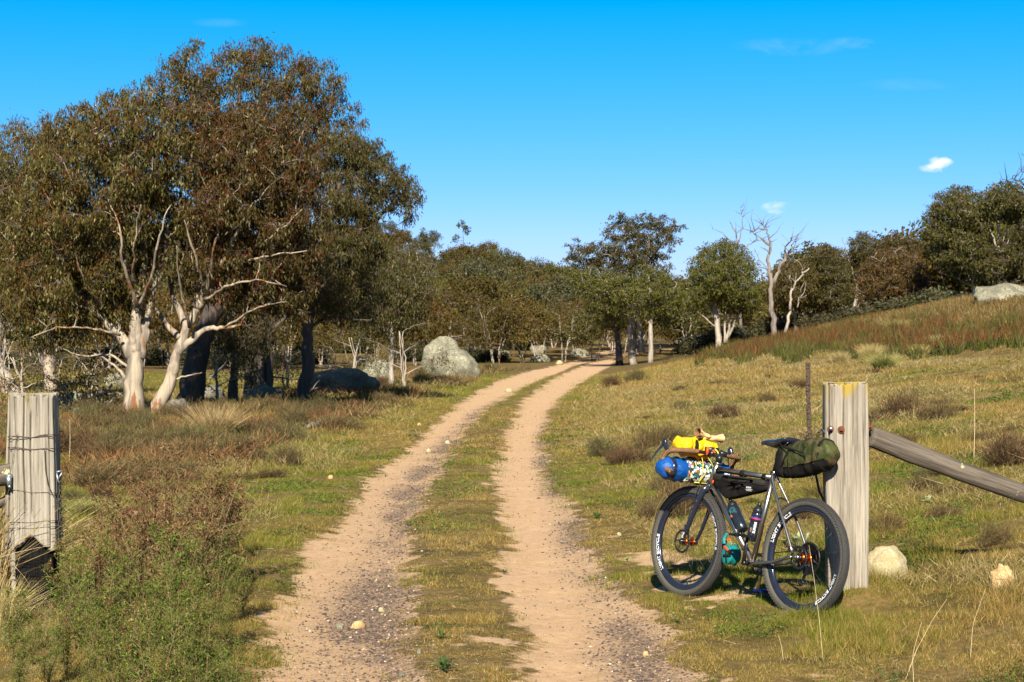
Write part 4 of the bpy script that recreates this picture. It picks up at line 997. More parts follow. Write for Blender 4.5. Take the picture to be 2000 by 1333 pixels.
# ---- broad-leaved rosettes and thistles
def rosette(px, py, R_, nl, lab, pal, cat='weed', name='rosette', rise=.6, wd=.30, seed=1, toothed=False):
    r = np.random.default_rng(seed); m = []; Fs = []; col = []; k = 0
    for i in range(nl):
        a = i * 2.4 + r.uniform(-.2, .2); t = i / nl; Ln = R_ * (1 - .45 * t) * r.uniform(.8, 1.1); el = .25 + rise * t * 1.3
        u = np.array([np.cos(a), np.sin(a), 0]); s = np.array([-np.sin(a), np.cos(a), 0]); N_ = 7
        c = pick([pal[i % len(pal)]], 1, r)[0]
        for j in range(N_):
            f = j / (N_ - 1); w = wd * Ln * np.sin(pi * min(1, .12 + f * .88)) ** .8 * .5
            if toothed: w *= 1 if j % 2 else .45
            p = u * Ln * f * np.cos(el) + np.array([0, 0, Ln * (f * np.sin(el) - .35 * f * f * (1 - t)) + .01])
            m += [p - s * w + [0, 0, w * .3], p, p + s * w + [0, 0, w * .3]]
            if j:
                Fs += [[k + 3 * j - 3, k + 3 * j - 2, k + 3 * j + 1, k + 3 * j], [k + 3 * j - 2, k + 3 * j - 1, k + 3 * j + 2, k + 3 * j + 1]]; col += [c * r.uniform(.85, 1.1), c * r.uniform(.85, 1.1)]
        k += 3 * N_
    o = mesh_np(name, np.array(m), np.array(Fs), M_GRASS, None, np.array(col), smooth=True, loc=ground(px, py, 6.5)); return tag(o, lab, cat, 'broad-leaved weeds in the grass')
PALE = [(.42, .46, .22), (.36, .42, .18), (.48, .50, .28)]; DG = [(.07, .13, .03), (.10, .17, .035), (.055, .10, .03)]
rosette(1562, 1072, .20, 16, 'pale felty mullein rosette seen through the rear wheel', PALE, name='mullein_rosette', rise=1.1, wd=.42, seed=3)
rosette(1812, 985, .12, 12, 'small pale mullein rosette right of the tall right post', PALE, name='mullein_rosette', seed=4, rise=1., wd=.4)
rosette(1425, 1075, .13, 10, 'pale rosette behind the teal pouch', PALE, name='mullein_rosette', seed=5, rise=1.1, wd=.4)
rosette(868, 1312, .13, 15, 'dark green thistle rosette on the centre strip nearest the camera', DG, name='thistle', seed=6, toothed=True, rise=.9)
rosette(862, 1250, .09, 12, 'green weed with red stems on the centre strip above the thistle', DG, seed=7, toothed=True, rise=1.1)
rosette(1165, 1015, .13, 14, 'dark thistle at the right edge of the right rut', DG, name='thistle', seed=8, toothed=True, rise=1.)
rosette(980, 1248, .05, 9, 'tiny green rosette right of the centre strip', DG, seed=9, toothed=True)
rosette(985, 1122, .06, 9, 'small green weed at the left edge of the right rut', DG, seed=10)
rosette(1322, 1218, .06, 9, 'small dark weed on the sand left of the rear wheel', DG, seed=11, toothed=True)
rosette(1770, 1105, .05, 8, 'little green herb against the white stone', DG, seed=12)
rosette(1225, 1098, .06, 8, 'bright herb left of the front wheel', [(.20, .30, .05)], seed=13, rise=1.2)
rosette(185, 1005, .12, 12, 'dark leafy thistle beside the left gatepost', DG, name='thistle', seed=14, toothed=True)
rosette(400, 1290, .10, 12, 'dark weed at the foot of the tall weeds', DG, seed=15, toothed=True)
rosette(350, 1010, .10, 10, 'pale green rosette behind the brown seed heads', PALE, name='mullein_rosette', seed=16)

# ---- tall weeds by the left post
def weed(r, H, brown):
    root = empty('tall_weed', (0, 0, 0), 'x', 'weed', 'tall seeding weeds beside the left gatepost')
    m = MB(); P = []; T = []
    for _ in range(7):
        a = r.uniform(0, 2 * pi); h = H * r.uniform(.45, 1.2); d = np.array([np.cos(a), np.sin(a), 0]) * h * r.uniform(.08, .38)
        Q = bez(np.array([0, 0, -.02]) + d * .1, d * .3 + [0, 0, h * .6], d + [0, 0, h], 7); m.tube(Q, np.linspace(.0042, .0018, 7), 3, cap=False)
        for k in range(26):
            t = r.uniform(.12, 1); p = np.array([np.interp(t, np.linspace(0, 1, 7), Q[:, j]) for j in range(3)])
            b = r.normal(size=3) * [1, 1, .3]; b /= np.linalg.norm(b); l = r.uniform(.04, .13) * (1.25 - t)+.02
            e = p + b * l + [0, 0, l * .8]; m.tube(np.array([p, e]), [.0017, .0009], 3, cap=False)
            P += [p + (e - p) * r.uniform(.2, 1.1) + r.normal(size=3) * .011 for _ in range(7 if t < .8 else 16)]; T += [t] * (7 if t < .8 else 16)
    m.build('stems', M_WEEDSTEM, root)
    P = np.array(P); T = np.array(T); n = len(P)
    V, Fq = leaf_quads(P, .025, .0070, -.4, .8, r)
    isb = (T + r.normal(size=n) * .12) > (1 - brown)
    col = np.where(isb[:, None], pick([(.15, .072, .034), (.21, .11, .05), (.10, .050, .026), (.26, .17, .08)], n, r), pick([(.085, .13, .016), (.125, .18, .024), (.06, .09, .013), (.18, .20, .04)], n, r))
    mesh_np('leaves', V, Fq, M_SHRUB, root, col); return root
M_WEEDSTEM = simple('weed_stem', (.20, .13, .05), (.13, .12, .04), 30, .8)
wd = Kinds([weed(rv, .64, b_) for b_ in (.75, .35, .0, .9, .12)])
spots = []
for px, py, s, k, lab in [(330, 1200, 1.05, 0, ''), (400, 1165, 1.2, 3, ''), (270, 1215, 1.1, 0, ''), (360, 1240, 1.0, 1, ''), (440, 1150, .95, 0, ''), (230, 1190, .95, 3, ''), (300, 1260, .95, 1, ''), (190, 1230, .85, 0, ''),
        (420, 1230, .8, 4, ''), (240, 1290, .8, 2, ''), (320, 1330, .8, 2, ''), (380, 1310, .75, 4, ''), (200, 1320, .8, 2, ''), (150, 1270, .8, 4, ''), (270, 1360, .8, 2, ''), (440, 1270, .5, 2, ''), (350, 1380, .8, 2, ''), (140, 1215, .6, 2, ''),
        (60, 1300, .35, 2, ''), (410, 1110, .9, 0, ''), (340, 1120, .9, 3, ''), (280, 1150, .8, 1, ''), (170, 1370, .6, 2, ''), (430, 1350, .45, 2, ''), (90, 1350, .45, 2, ''), (390, 1080, 1.0, 3, ''), (450, 1095, .8, 0, ''), (300, 1095, .85, 3, ''), (30, 1380, .5, 2, ''), (240, 1400, .75, 2, ''), (300, 1420, .8, 4, ''), (400, 1400, .7, 2, ''), (130, 1330, .6, 4, ''), (470, 1210, .5, 4, ''), (20, 1290, .5, 2, ''), (345, 1290, .9, 2, ''), (460, 1400, .5, 2, '')]:
    o = wd.get(k); q = ground(px, py, 6.5)
    o['label'] = ('tall weed with dry rust-brown seed heads over green leaves beside the left gatepost' if k in (0, 1, 3) else 'feathery green weed at the foot of the brown seeding weeds')
    s *= 1.12 if py < 1300 else 1
    o['group'] = 'brown seeding weeds by the left gatepost' if k in (0, 1, 3) else 'green weeds in front of the brown seeding weeds'
    puts(o, q, s, rv.uniform(0, 6))

# straw at the far left, long dry stalks
o = tuft_proto('straw_clump', 'grass clump', 'long bleached straw leaning against the left side of the left gatepost', None, rv, .22, .95, 900, .007, STRAWS, STRAWS, spread=.35, bend=.5, jit=.45)
puts(o, ground(-42, 1185, 7), 1.0)
o = copy_tree(o); o['label'] = 'lower bleached straw spilling round the base of the left gatepost'; puts(o, ground(2, 1225, 7), .38, 1.2)
def stalk(pts, Y, lab, r0=.0015, col=None):
    q = ground(pts[0][0], pts[0][1], 6.5) if Y is None else None; y = q.y if q else Y
    P = np.array([np.array(PX(a, b, y + (k * .05))) for k, (a, b) in enumerate(pts)])
    n = 10; s = np.linspace(0, len(P) - 1, n); Q = np.stack([np.interp(s, range(len(P)), P[:, j]) for j in range(3)], 1)
    m = MB(); m.tube(Q - Q[0], np.linspace(r0, r0 * .5, n), 4); o = m.build('dry_stalk', M_STRAW, None, loc=Q[0]); tag(o, lab, 'stalk', 'single bleached grass stalks')
M_STRAW = simple('bleached_straw', (.62, .50, .28), (.5, .38, .2), 30, .6)
for p, lab in [([(1768, 1330), (1790, 1270), (1822, 1210), (1850, 1170)], 'long pale stalk leaning right at the bottom right'), ([(1785, 1345), (1782, 1280), (1800, 1215)], 'pale upright stalk beside the long leaning one'),
               ([(1608, 1295), (1600, 1210), (1590, 1130), (1580, 1065)], 'thin stalk standing in front of the rear wheel'), ([(1480, 1262), (1450, 1262), (1412, 1250)], 'pale stalk lying on the sand below the bicycle'),
               ([(1290, 1186), (1250, 1190), (1215, 1193)], 'short stalk lying left of the front wheel'), ([(1530, 1290), (1527, 1265), (1520, 1240)], 'short stalk upright below the rear wheel'),
               ([(1895, 1290), (1900, 1220), (1925, 1150)], 'tall stalk under the orange stone')]: stalk(p, None, lab)
for p, lab in [([(-20, 1095), (30, 1080), (75, 1070), (112, 1064)], 'long white grass stalk lying across the burnt hollow of the left post'), ([(30, 1108), (50, 1130), (66, 1160)], 'bent straw in front of the burnt hollow'), ([(90, 1168), (70, 1190), (45, 1212)], 'pale straw at the base of the left post')]: stalk(p, 11.35, lab)
for px, py, py2, lab in [(1102 + 800, 900, 760, 'tall thin grass stem right of the rail'), (135, 905, 820, 'bare upright twig right of the left gatepost')]: stalk([(px, py), (px + 2, (py + py2) / 2), (px + 1, py2)], None, lab, .004)

# dead mullein stalk behind the bicycle
def mullein():
    r = np.random.default_rng(9); b = ground(1646, 1085, 7); Y = 12.1
    b = at(1645, Y)
    P = np.array([np.array(b) + [0, 0, -.03], np.array(PX(1625, 1010, Y)), np.array(PX(1600, 960, Y)), np.array(PX(1588, 900, Y)), np.array(PX(1580, 830, Y)), np.array(PX(1578, 760, Y)), np.array(PX(1578, 710, Y))]) - np.array(b)
    n = 40; s = np.linspace(0, 6, n); Q = np.stack([np.interp(s, range(7), P[:, j]) for j in range(3)], 1)
    root = empty('mullein_stalk', b, 'tall dark dead mullein stalk standing behind the saddle bag', 'dead stalk')
    m = MB(); m.tube(Q, np.linspace(.010, .006, n), 7); m.build('stem', M_DARKST, root)
    m = MB()
    for k in range(700):
        t = r.uniform(.5, 1); p = np.array([np.interp(t, np.linspace(0, 1, n), Q[:, j]) for j in range(3)]); a = r.uniform(0, 2 * pi); d = np.array([np.cos(a), np.sin(a), .5])
        c = p + d * .010; m.box(c, r.uniform(.006, .011, 3), np.linalg.qr(r.normal(size=(3, 3)))[0])
    m.build('seed_pods', M_DARKST, root, smooth=False)
M_DARKST = simple('dead_stalk_brown', (.055, .038, .026), (.11, .075, .05), 80, .9)
mullein()

# ---- rocks
def rockmat(name, a, b_, c_, s=1.):
    m, t, o = nt(name); b = bsdf(t, o, .9, 0, .2); v = coords(t); n = noise(t, v, 2.2 * s, 6, .65); n2 = noise(t, v, 11 * s, 5, .7); n3 = noise(t, v, 45 * s, 3, .7)
    c = ramp(t, n2, [(.30, c_), (.44, a), (.62, b_)]); c = mixc(t, ramp(t, n, [(.42, (0, 0, 0)), (.56, (.7, .7, .7))]), c, mixc(t, n3, c_, a))
    c = mixc(t, .6, c, ramp(t, n3, [(.35, (.55, .55, .52)), (.6, (1.15, 1.15, 1.12))]), 'MULTIPLY')
    L(t, c, b.inputs['Base Color']); bump(t, math_(t, 'ADD', n2, math_(t, 'MULTIPLY', n3, .4)), b, .7, .05 / s); return m
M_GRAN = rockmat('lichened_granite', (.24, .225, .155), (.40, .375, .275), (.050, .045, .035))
M_GRAN2 = rockmat('dark_grey_granite', (.17, .155, .12), (.27, .25, .20), (.05, .045, .036))  # darker and greyer mix than the lichened granite
M_WHITE = rockmat('pale_quartz_stone', (.42, .33, .20), (.58, .49, .33), (.24, .23, .08), 6)
M_ORANGE = rockmat('orange_flecked_stone', (.52, .33, .14), (.66, .50, .30), (.30, .17, .07), 8)
import mathutils
def rock(x0, x1, ytop, ybase, lab, mat, seed, name='boulder', cat='boulder', depth=.8, group=None, sub=4, dome=.78, rough=.17, Y=None, sink=.25, sharp=0.):
    q = at((x0 + x1) / 2, Y) if Y else ground((x0 + x1) / 2, ybase, 6)
    w = (x1 - x0) * q.y / F / 2; hh = (ybase - ytop) * q.y / F
    bm = __import__('bmesh').new(); __import__('bmesh').ops.create_icosphere(bm, subdivisions=sub, radius=1)
    me = bpy.data.meshes.new(name); bm.to_mesh(me); bm.free()
    V = np.array([v.co[:] for v in me.vertices]); off = seed * 7.3
    d = np.array([mathutils.noise.fractal(Vector(v * 1.3 + off), 1.0, 2.0, 4) + .35 * sharp * mathutils.noise.cell(Vector(v * 1.2 + off)) for v in V])
    V = V * (1 + rough * 2 * d[:, None]); 
    V[:, 2] = np.where(V[:, 2] < -sink, -sink, V[:, 2])
    V -= [(V[:, 0].max() + V[:, 0].min()) / 2, 0, 0]; V /= np.array([V[:, 0].max(), 1, 1])
    top = V[:, 2].max(); V = V * [w, w * depth, 1]; V[:, 2] = np.clip((V[:, 2] + sink) / (top + sink), 0, 1) ** dome * (hh + .12 * hh) - .12 * hh
    me.vertices.foreach_set('co', V.astype(np.float32).ravel()); me.polygons.foreach_set('use_smooth', [True] * len(me.polygons)); me.materials.append(mat); me.update()
    o = bpy.data.objects.new(name, me); COL.objects.link(o); o.location = q; return tag(o, lab, cat, group)
GR = 'lichen-covered granite boulders'
rock(821, 904, 651, 728, 'rear half of the twin boulder, tall rounded granite', M_GRAN, 21, Y=93, group=GR, rough=.12, sink=.45, sharp=.35)
rock(842, 940, 679, 737, 'front half of the twin boulder, broad pale lichened granite', M_GRAN, 22, group=GR, Y=86, rough=.12, sink=.45, sharp=.35)
rock(700, 766, 702, 744, 'mid-sized grey boulder above the shaded boulder', M_GRAN, 3, group=GR)
rock(692, 722, 696, 716, 'small pale boulder peeping over the mid-sized one', M_GRAN, 4, group=GR)
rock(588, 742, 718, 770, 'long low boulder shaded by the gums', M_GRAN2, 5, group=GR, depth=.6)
rock(472, 560, 750, 782, 'dark boulder under the three stringy trunks', M_GRAN2, 6, group=GR)
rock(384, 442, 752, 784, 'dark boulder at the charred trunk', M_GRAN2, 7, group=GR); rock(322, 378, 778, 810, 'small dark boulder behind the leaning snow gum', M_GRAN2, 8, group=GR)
rock(1034, 1072, 674, 690, 'low domed rock left of the far track end', M_GRAN, 9, group=GR, sub=3); rock(1112, 1152, 681, 695, 'low rock beside the far track end', M_GRAN, 10, group=GR, sub=3)
rock(1035, 1075, 692, 708, 'low rock half hidden by a rusty shrub', M_GRAN, 11, group=GR, sub=3); rock(975, 1000, 685, 692, 'flat pale rock left of the track bend', M_GRAN, 12, group=GR, sub=3); rock(1085, 1100, 704, 712, 'small white rock by the bend of the left rut', M_WHITE, 13, group=GR, sub=3)
rock(200, 250, 728, 756, 'pale rock behind the foremost snow gum trunk', M_GRAN, 14, group=GR); rock(130, 165, 762, 785, 'grey rock beyond the left gatepost', M_GRAN, 15, group=GR, sub=3)
rock(1898, 2040, 578, 622, 'broad granite boulder on the slope at the right edge', M_GRAN, 16, group=GR, Y=78); rock(1968, 1996, 617, 632, 'small boulder below the one at the right edge', M_GRAN, 17, group=GR, sub=3)
rock(1690, 1776, 1043, 1112, 'pale quartz stone with green lichen against the right post', M_WHITE, 18, 'stone', 'stone', rough=.12, sharp=.5, Y=11.95)
rock(1934, 1982, 1100, 1146, 'orange-flecked pointed stone in the grass at the right', M_ORANGE, 25, 'stone', 'stone', rough=.2, sharp=1.)
GP = 'single stones lying on the track'
for i, (a, b_, c_, d_, lab, mt) in enumerate([(684, 716, 1213, 1228, 'flat orange stone in the left rut', M_ORANGE), (655, 672, 1216, 1227, 'small grey-green stone left of the flat orange one', M_GRAN), (738, 752, 1186, 1196, 'white pebble in the gravel of the left rut', M_WHITE),
        (869, 880, 860, 867, 'white stone midway along the left rut', M_WHITE), (832, 843, 876, 884, 'second white stone midway along the left rut', M_WHITE), (985, 1002, 758, 766, 'white flat stone where the left rut washes out', M_WHITE),
        (640, 652, 928, 936, 'tan stone in the grass left of the track', M_ORANGE), (1205, 1214, 1040, 1047, 'pale pebble on the right verge', M_WHITE), (812, 824, 1268, 1278, 'grey pebble on the centre strip', M_GRAN), (776, 792, 1312, 1322, 'grey stone at the bottom of the left rut', M_GRAN2),
        (1255, 1268, 1272, 1282, 'yellowish pebble in the right rut', M_ORANGE), (814, 824, 826, 832, 'orange rock at the left edge of the track', M_ORANGE)]):
    rock(a, b_, c_, d_, lab, mt, 30 + i, 'pebble', 'stone', sub=2, group=GP, rough=.2)

# ---- fallen timber
def log(pts, r0, r1, lab, mat, extra=(), name='fallen_branch', cat='branch'):
    P = [np.array(ground(a, b, 7)) + [0, 0, up] for a, b, up in pts]; m = MB(); n = 14; o0 = P[0].copy()
    P = np.array(P); s = np.linspace(0, len(P) - 1, n); Q = np.stack([np.interp(s, range(len(P)), P[:, j]) for j in range(3)], 1) - o0
    Q[1:-1] += rv.normal(size=(n - 2, 3)) * r0 * .5; m.tube(Q, np.linspace(r0, r1, n), 7)
    for f, dx, dz, l in extra:
        a = Q[int(f * (n - 1))]; m.tube(np.array([a, a + [dx * l * .5, .1, dz * l * .6], a + [dx * l, .2, dz * l]]), [r1, r1 * .7, r1 * .4], 5)
    tag(m.build(name, mat, None, loc=o0), lab, cat, 'fallen dead wood')
log([(600, 840, .05), (640, 833, .08)], .045, .03, 'short bleached stick lying in the heath left of the track', M_DEAD)
log([(150, 812, .1), (185, 798, .18), (215, 790, .5)], .09, .05, 'fallen log with a broken end left of the foremost snow gum', M_DEAD)
log([(160, 800, .2), (205, 792, .35), (245, 796, .3)], .05, .03, 'long grey branch lying beside the foremost snow gum', M_DEAD, [(.4, -.6, .8, .5)])
log([(580, 790, .1), (610, 775, .2), (640, 768, .3)], .035, .02, 'thin twig propped in front of the long shaded boulder', M_DEAD, [(.6, .5, .7, .4)])
log([(660, 772, .1), (740, 765, .15)], .03, .015, 'thin dead branch right of the long shaded boulder', M_DEAD)
log([(410, 768, .5), (440, 752, .8), (470, 758, .5)], .05, .03, 'crooked grey bough lying across the rocks of the stand', M_DEAD, [(.5, .3, .9, .6)])
# ================================================================== GATEPOSTS AND RAILS
def woodmat(name, pale, mid, dark, moss, top_z, mossamt=.5, char=False, lich=None):
    m, t, o = nt(name); b = bsdf(t, o, .85, 0, .15)
    v = coords(t, (1, 1, .045)); v2 = coords(t, (1, 1, .02)); v3 = coords(t)
    n1 = noise(t, v, 26, 6, .65, .3); n2 = noise(t, v2, 120, 4, .7); n3 = noise(t, v3, 5, 5, .6); 
    c = ramp(t, n1, [(.28, dark), (.42, mid), (.60, pale), (.78, tuple(x * 1.12 for x in pale))])
    c = mixc(t, .55, c, ramp(t, n2, [(.34, (.22, .19, .15)), (.50, (1, 1, 1))]), 'MULTIPLY')
    z = N(t, 'ShaderNodeSeparateXYZ'); L(t, v3, z.inputs[0])
    mz = math_(t, 'ADD', math_(t, 'MULTIPLY_ADD', z.outputs[2], 2.6, -top_z * 2.6 + .35), math_(t, 'MULTIPLY_ADD', noise(t, coords(t, (1, 1, .3)), 9, 4, .6), 2.0, -1.0 + mossamt * .5))
    f = ramp(t, mz, [(.22, (0, 0, 0)), (.42, (.85, .85, .85))])
    c = mixc(t, f, c, moss)
    if lich:
        lf = ramp(t, noise(t, v3, 5.2, 6, .65), [(.60, (0, 0, 0)), (.62, (1, 1, 1))]); c = mixc(t, lf, c, lich)
    if char:
        a = N(t, 'ShaderNodeAttribute', attribute_name='char').outputs['Fac']
        c = mixc(t, ramp(t, math_(t, 'ADD', a, math_(t, 'MULTIPLY_ADD', n1, .3, -.15)), [(.4, (0, 0, 0)), (.6, (1, 1, 1))]), c, mixc(t, n1, (.002, .002, .002), (.012, .010, .009)))
    L(t, c, b.inputs['Base Color'])
    bump(t, math_(t, 'ADD', n1, math_(t, 'MULTIPLY', n2, .6)), b, .8, .008)
    return m
M_POSTR = woodmat('weathered_post', (.36, .315, .25), (.245, .21, .165), (.070, .058, .046), (.34, .24, .03), 1.395, .35)
M_POSTL = woodmat('weathered_gatepost', (.36, .322, .258), (.25, .22, .172), (.075, .064, .05), (.20, .16, .035), 1.46, .2, char=True)
M_RAIL = woodmat('weathered_rail', (.165, .135, .105), (.090, .073, .058), (.020, .017, .013), (.18, .16, .05), 9, .3, lich=(.36, .36, .20))
M_RUST = simple('rusted_iron', (.20, .065, .028), (.10, .04, .025), 90, .8, .3, .3, .3)
M_GALV = simple('galvanised_steel', (.50, .55, .60), (.38, .42, .46), 60, .4, .8)
M_WIRE = simple('old_fence_wire', (.09, .07, .06), (.14, .10, .08), 60, .6, .6)

def post(w, d, h, cracks, r, top_j=.03, hollow=None, taper=0., wob=.012, name='post', mat=None, parent=None, bulge=0., corner=.02):
    ns, nz = 480, 130
    per = 2 * (w + d); s = np.linspace(0, per, ns, endpoint=False)
    x = np.zeros(ns); y = np.zeros(ns); nx = np.zeros(ns); ny = np.zeros(ns)      # front face first (y = 0), x from -w/2
    for i, a in enumerate(s):
        if a < w: x[i], y[i], ny[i] = -w / 2 + a, 0, -1
        elif a < w + d: x[i], y[i], nx[i] = w / 2, a - w, 1
        elif a < 2 * w + d: x[i], y[i], ny[i] = w / 2 - (a - w - d), d, 1
        else: x[i], y[i], nx[i] = -w / 2, d - (a - 2 * w - d), -1
    cr = corner                                                                     # worn corners
    for cx_, cy_ in ((-w / 2, 0), (w / 2, 0), (w / 2, d), (-w / 2, d)):
        dd = np.hypot(x - cx_, y - cy_); k = np.clip(1 - dd / cr, 0, 1) ** 2 * cr * .5
        x -= np.sign(cx_) * k; y += np.where(cy_ == 0, 1, -1) * k
    zz = np.linspace(0, 1, nz)
    topz = h - top_j * (vnoise(s * 45, s * 0, 7) ** 1.5 * .7 + .5 * vnoise(s * 110, s * 0, 8)) 
    V = []; ch = []
    for k, t in enumerate(zz):
        z = -.15 + (topz + .15) * t
        dep = (vnoise(s * 70 + vnoise(z * 3, z * 0, 19) * .8, z * 1.2, 11) ** 2) * .0075 + (vnoise(s * 200, z * 4, 12)) * .0026 + .006 * vnoise(s * 14, z * 2.5, 18)
        for sc, z0, z1, cw, cdp, wan in cracks:
            c0 = sc + wan * (vnoise(z * 3, z * 0 + sc, 13) - .5)
            fade = sstep(z0, z0 + .08, z) * (1 - sstep(z1 - .08, z1, z)) if z1 < h else sstep(z0, z0 + .15, z)
            dep = dep + cdp * np.exp(-((s - c0) / (cw * 1.35)) ** 2) * fade
        wv = wob * (vnoise(z * 2.2, s * 3, 14) - .5) + bulge * np.exp(-((z - .35) / .35) ** 2)
        c = np.zeros(ns)
        if hollow:
            hx, hw, hz, hd = hollow
            arch = hz - .10 * ((x - hx) / hw) ** 2 + .05 * (vnoise(x * 14, x * 0, 15) - .5)
            c = ((ny < 0) | (nx > 0)) * sstep(hx - hw * .92, hx - hw * .80, x) * (1 - sstep(arch - .015, arch + .015, z)); dep = dep + c * (hd + .022 * vnoise(s * 40, z * 9, 33) + .012 * vnoise(s * 120, z * 14, 34))
        f = 1 - taper * np.clip((.5 - z) / .5, 0, 1)
        V.append(np.stack([(x - nx * dep + nx * wv) * f, y - ny * dep + ny * wv * .6, z], -1)); ch.append(c)
    for t_ in (.8, .5, .2, .02):                                                 # broken end grain
        z = topz - (1 - t_) * top_j * .8 * vnoise(s * 60, s * 0 + t_ * 9, 17); l = V[nz - 1]
        V.append(np.stack([l[:, 0] * t_, (l[:, 1] - d / 2) * t_ + d / 2, z], -1)); ch.append(np.zeros(ns))
    m = len(V); V = np.concatenate(V); ch = np.concatenate(ch)
    i = np.arange(m - 1)[:, None] * ns; j = np.arange(ns)[None]; j2 = (j + 1) % ns
    q = np.stack([i + j, i + j2, i + ns + j2, i + ns + j], -1).reshape(-1, 4)
    o = mesh_np(name, V, q, mat, parent, smooth=True)
    a = o.data.attributes.new('char', 'FLOAT', 'POINT'); a.data.foreach_set('value', ch.astype(np.float32)); return o

# right post: front face through (1617..1703 px) at 11.42 m
rp = empty('gatepost', (2.088, 11.42, .12), 'thick square grey timber gatepost with yellow lichen on top, bicycle leaning on it', 'gatepost'); rp.rotation_euler = (0, R(-.6), R(-3))
post(.275, .20, 1.335, [(.030, .72, 9, .0030, .030, .006), (.118, .62, 9, .0022, .016, .010), (.145, .05, .72, .0016, .009, .008), (.205, .3, 9, .0024, .010, .01), (.175, .85, 9, .0018, .014, .006), (.09, .1, .6, .002, .009, .01), (.062, 1.1, 9, .002, .012, .004), (.25, .9, 9, .002, .01, .006)], np.random.default_rng(1), .028, None, .10, name='timber', mat=M_POSTR, parent=rp)
def bolt_head(parent, x, z, r_, mt, hang=True):
    m = MB(); m.tube(np.array([[x, .006, z], [x, -.006, z]]), [r_, r_ * .95], 18); m.tube(np.array([[x, -.004, z], [x, -.020, z + .002]]), [r_ * .62, r_ * .50], 6); m.tube(np.array([[x, -.019, z], [x, -.026, z]]), [r_ * .3, r_ * .26], 8)
    m.build('bolt', mt, parent, smooth=False)
bolt_head(rp, -.037, 1.035, .023, M_RUST); bolt_head(rp, -.103, 1.04, .021, M_RUST)
m = MB(); m.tube(np.array([[-.103, -.028, 1.045], [-.103, -.034, 1.045]]), [.011, .010], 12); m.build('bolt_cap', M_GALV, rp)
m = MB(); m.tube(np.array([[.12, .06, 1.05], [.160, .06, 1.05]]), .014, 10); m.tube(np.array([[.150, .06, 1.05], [.160, .06, 1.05]]), .026, 8); m.build('bolt', M_RUST, rp, smooth=False)

def raillog(name, P, radii, lab, mat, sx=1., seed=3, k=28, n=90):
    r = np.random.default_rng(seed); P = np.array([np.array(p) for p in P]); s = np.linspace(0, len(P) - 1, n); Q = np.stack([np.interp(s, range(len(P)), P[:, j]) for j in range(3)], 1)
    for _ in range(6): Q[1:-1] = (Q[:-2] + 2 * Q[1:-1] + Q[2:]) / 4
    o0 = Q[0].copy(); Q -= o0; rr = np.interp(s, range(len(P)), radii); m = MB(); m.tube(Q, rr, k, sx=sx); V = np.concatenate(m.v)
    ax = Q[np.repeat(np.arange(n), k)]; dv = V - ax; th = np.tile(np.arange(k) / k, n); L_ = np.repeat(np.linspace(0, 4, n), k)
    f = 1 - .20 * vnoise(th * 18, L_ * .9, 5) ** 2 - .10 * vnoise(th * 5, L_ * 5, 25) - .16 * np.exp(-((th - .30 - .03 * np.sin(L_ * 2)) / .018) ** 2) - .12 * np.exp(-((th - .80) / .02) ** 2) + .05 * (vnoise(th * 4, L_ * 2, 6) - .5)
    m.v = [ax + dv * f[:, None]]; o = m.build(name, mat, None, loc=o0); return o
# the grain of the rail runs along it, so it is built along z and turned
def rail_along(name, A, B, sag, radii, lab, group=None, seed=3, sx=1.):
    A = Vector(A); B = Vector(B); Ln = (B - A).length
    P = [(sag * math.sin(pi * t) , 0, Ln * t) for t in np.linspace(0, 1, 7)]
    o = raillog(name, P, radii, lab, M_RAIL, seed=seed, sx=sx); o.location = A; o.rotation_mode = 'QUATERNION'; o.rotation_quaternion = (B - A).to_track_quat('Z', 'X'); return tag(o, lab, 'rail', group)
rail_along('fence_rail', PX(1700, 853, 11.52), PX(2200, 1033, 12.1), -.012, [.068, .073, .070, .066, .062, .060, .058], 'old round grey rail slanting down to the right from the right post, with pale lichen', sx=.85)

# left post: front face through (20..118 px) at 11.7 m
lp = empty('gatepost', (-3.02, 11.6, .0), 'pale grey left gatepost bound with wire, its foot burnt black and hollow', 'gatepost'); lp.rotation_euler = (0, R(-.8), R(-3))
post(.288, .22, 1.385, [(.105, .55, 9, .0028, .030, .012), (.150, .58, 1.30, .0030, .020, .010), (.070, .40, 1.15, .0016, .014, .014), (.045, 1.15, 9, .0028, .022, .006), (.135, 1.25, 9, .003, .03, .004), (.19, 1.2, 9, .0028, .020, .006), (.23, 1.28, 9, .0024, .018, .004), (.215, .1, .9, .0015, .007, .01), (.27, .9, 9, .002, .01, .006)],
     np.random.default_rng(2), .040, (-.002, .155, .455, .030), .05, name='timber', mat=M_POSTL, parent=lp, bulge=.012, corner=.05)
m = MB()
def loop(z0, z1, dz=.0, w=.300, d=.23, r_=.0022, wav=.004):
    n = 60; P = []
    for i in range(n):
        a = 2 * pi * i / n; ca, sa = np.cos(a), np.sin(a); k = 1 / max(abs(ca), abs(sa)) ** .92
        P.append([w / 2 * ca * k * .99, d / 2 + d / 2 * sa * k * 1.0, z0 + (z1 - z0) * (ca * .5 + .5) + dz * math.sin(a * 2) + wav * math.sin(a * 5)])
    m.tube(np.array(P), r_, 5, closed=True)
loop(1.085, 1.12, .012); loop(1.09, 1.105, -.01); loop(1.03, 1.025, .004); loop(1.028, 1.02, -.003); loop(.765, .745, .003); loop(.555, .575, .003); loop(.520, .535, .002)
m.tube(np.array([[.095, -.008, 1.02], [.10, -.012, .90], [.115, -.010, .80], [.14, -.006, .74]]), .0026, 5)
m.tube(np.array([[-.08, -.006, 1.12], [-.10, -.012, 1.0], [-.125, -.012, .86]]), .0015, 4)
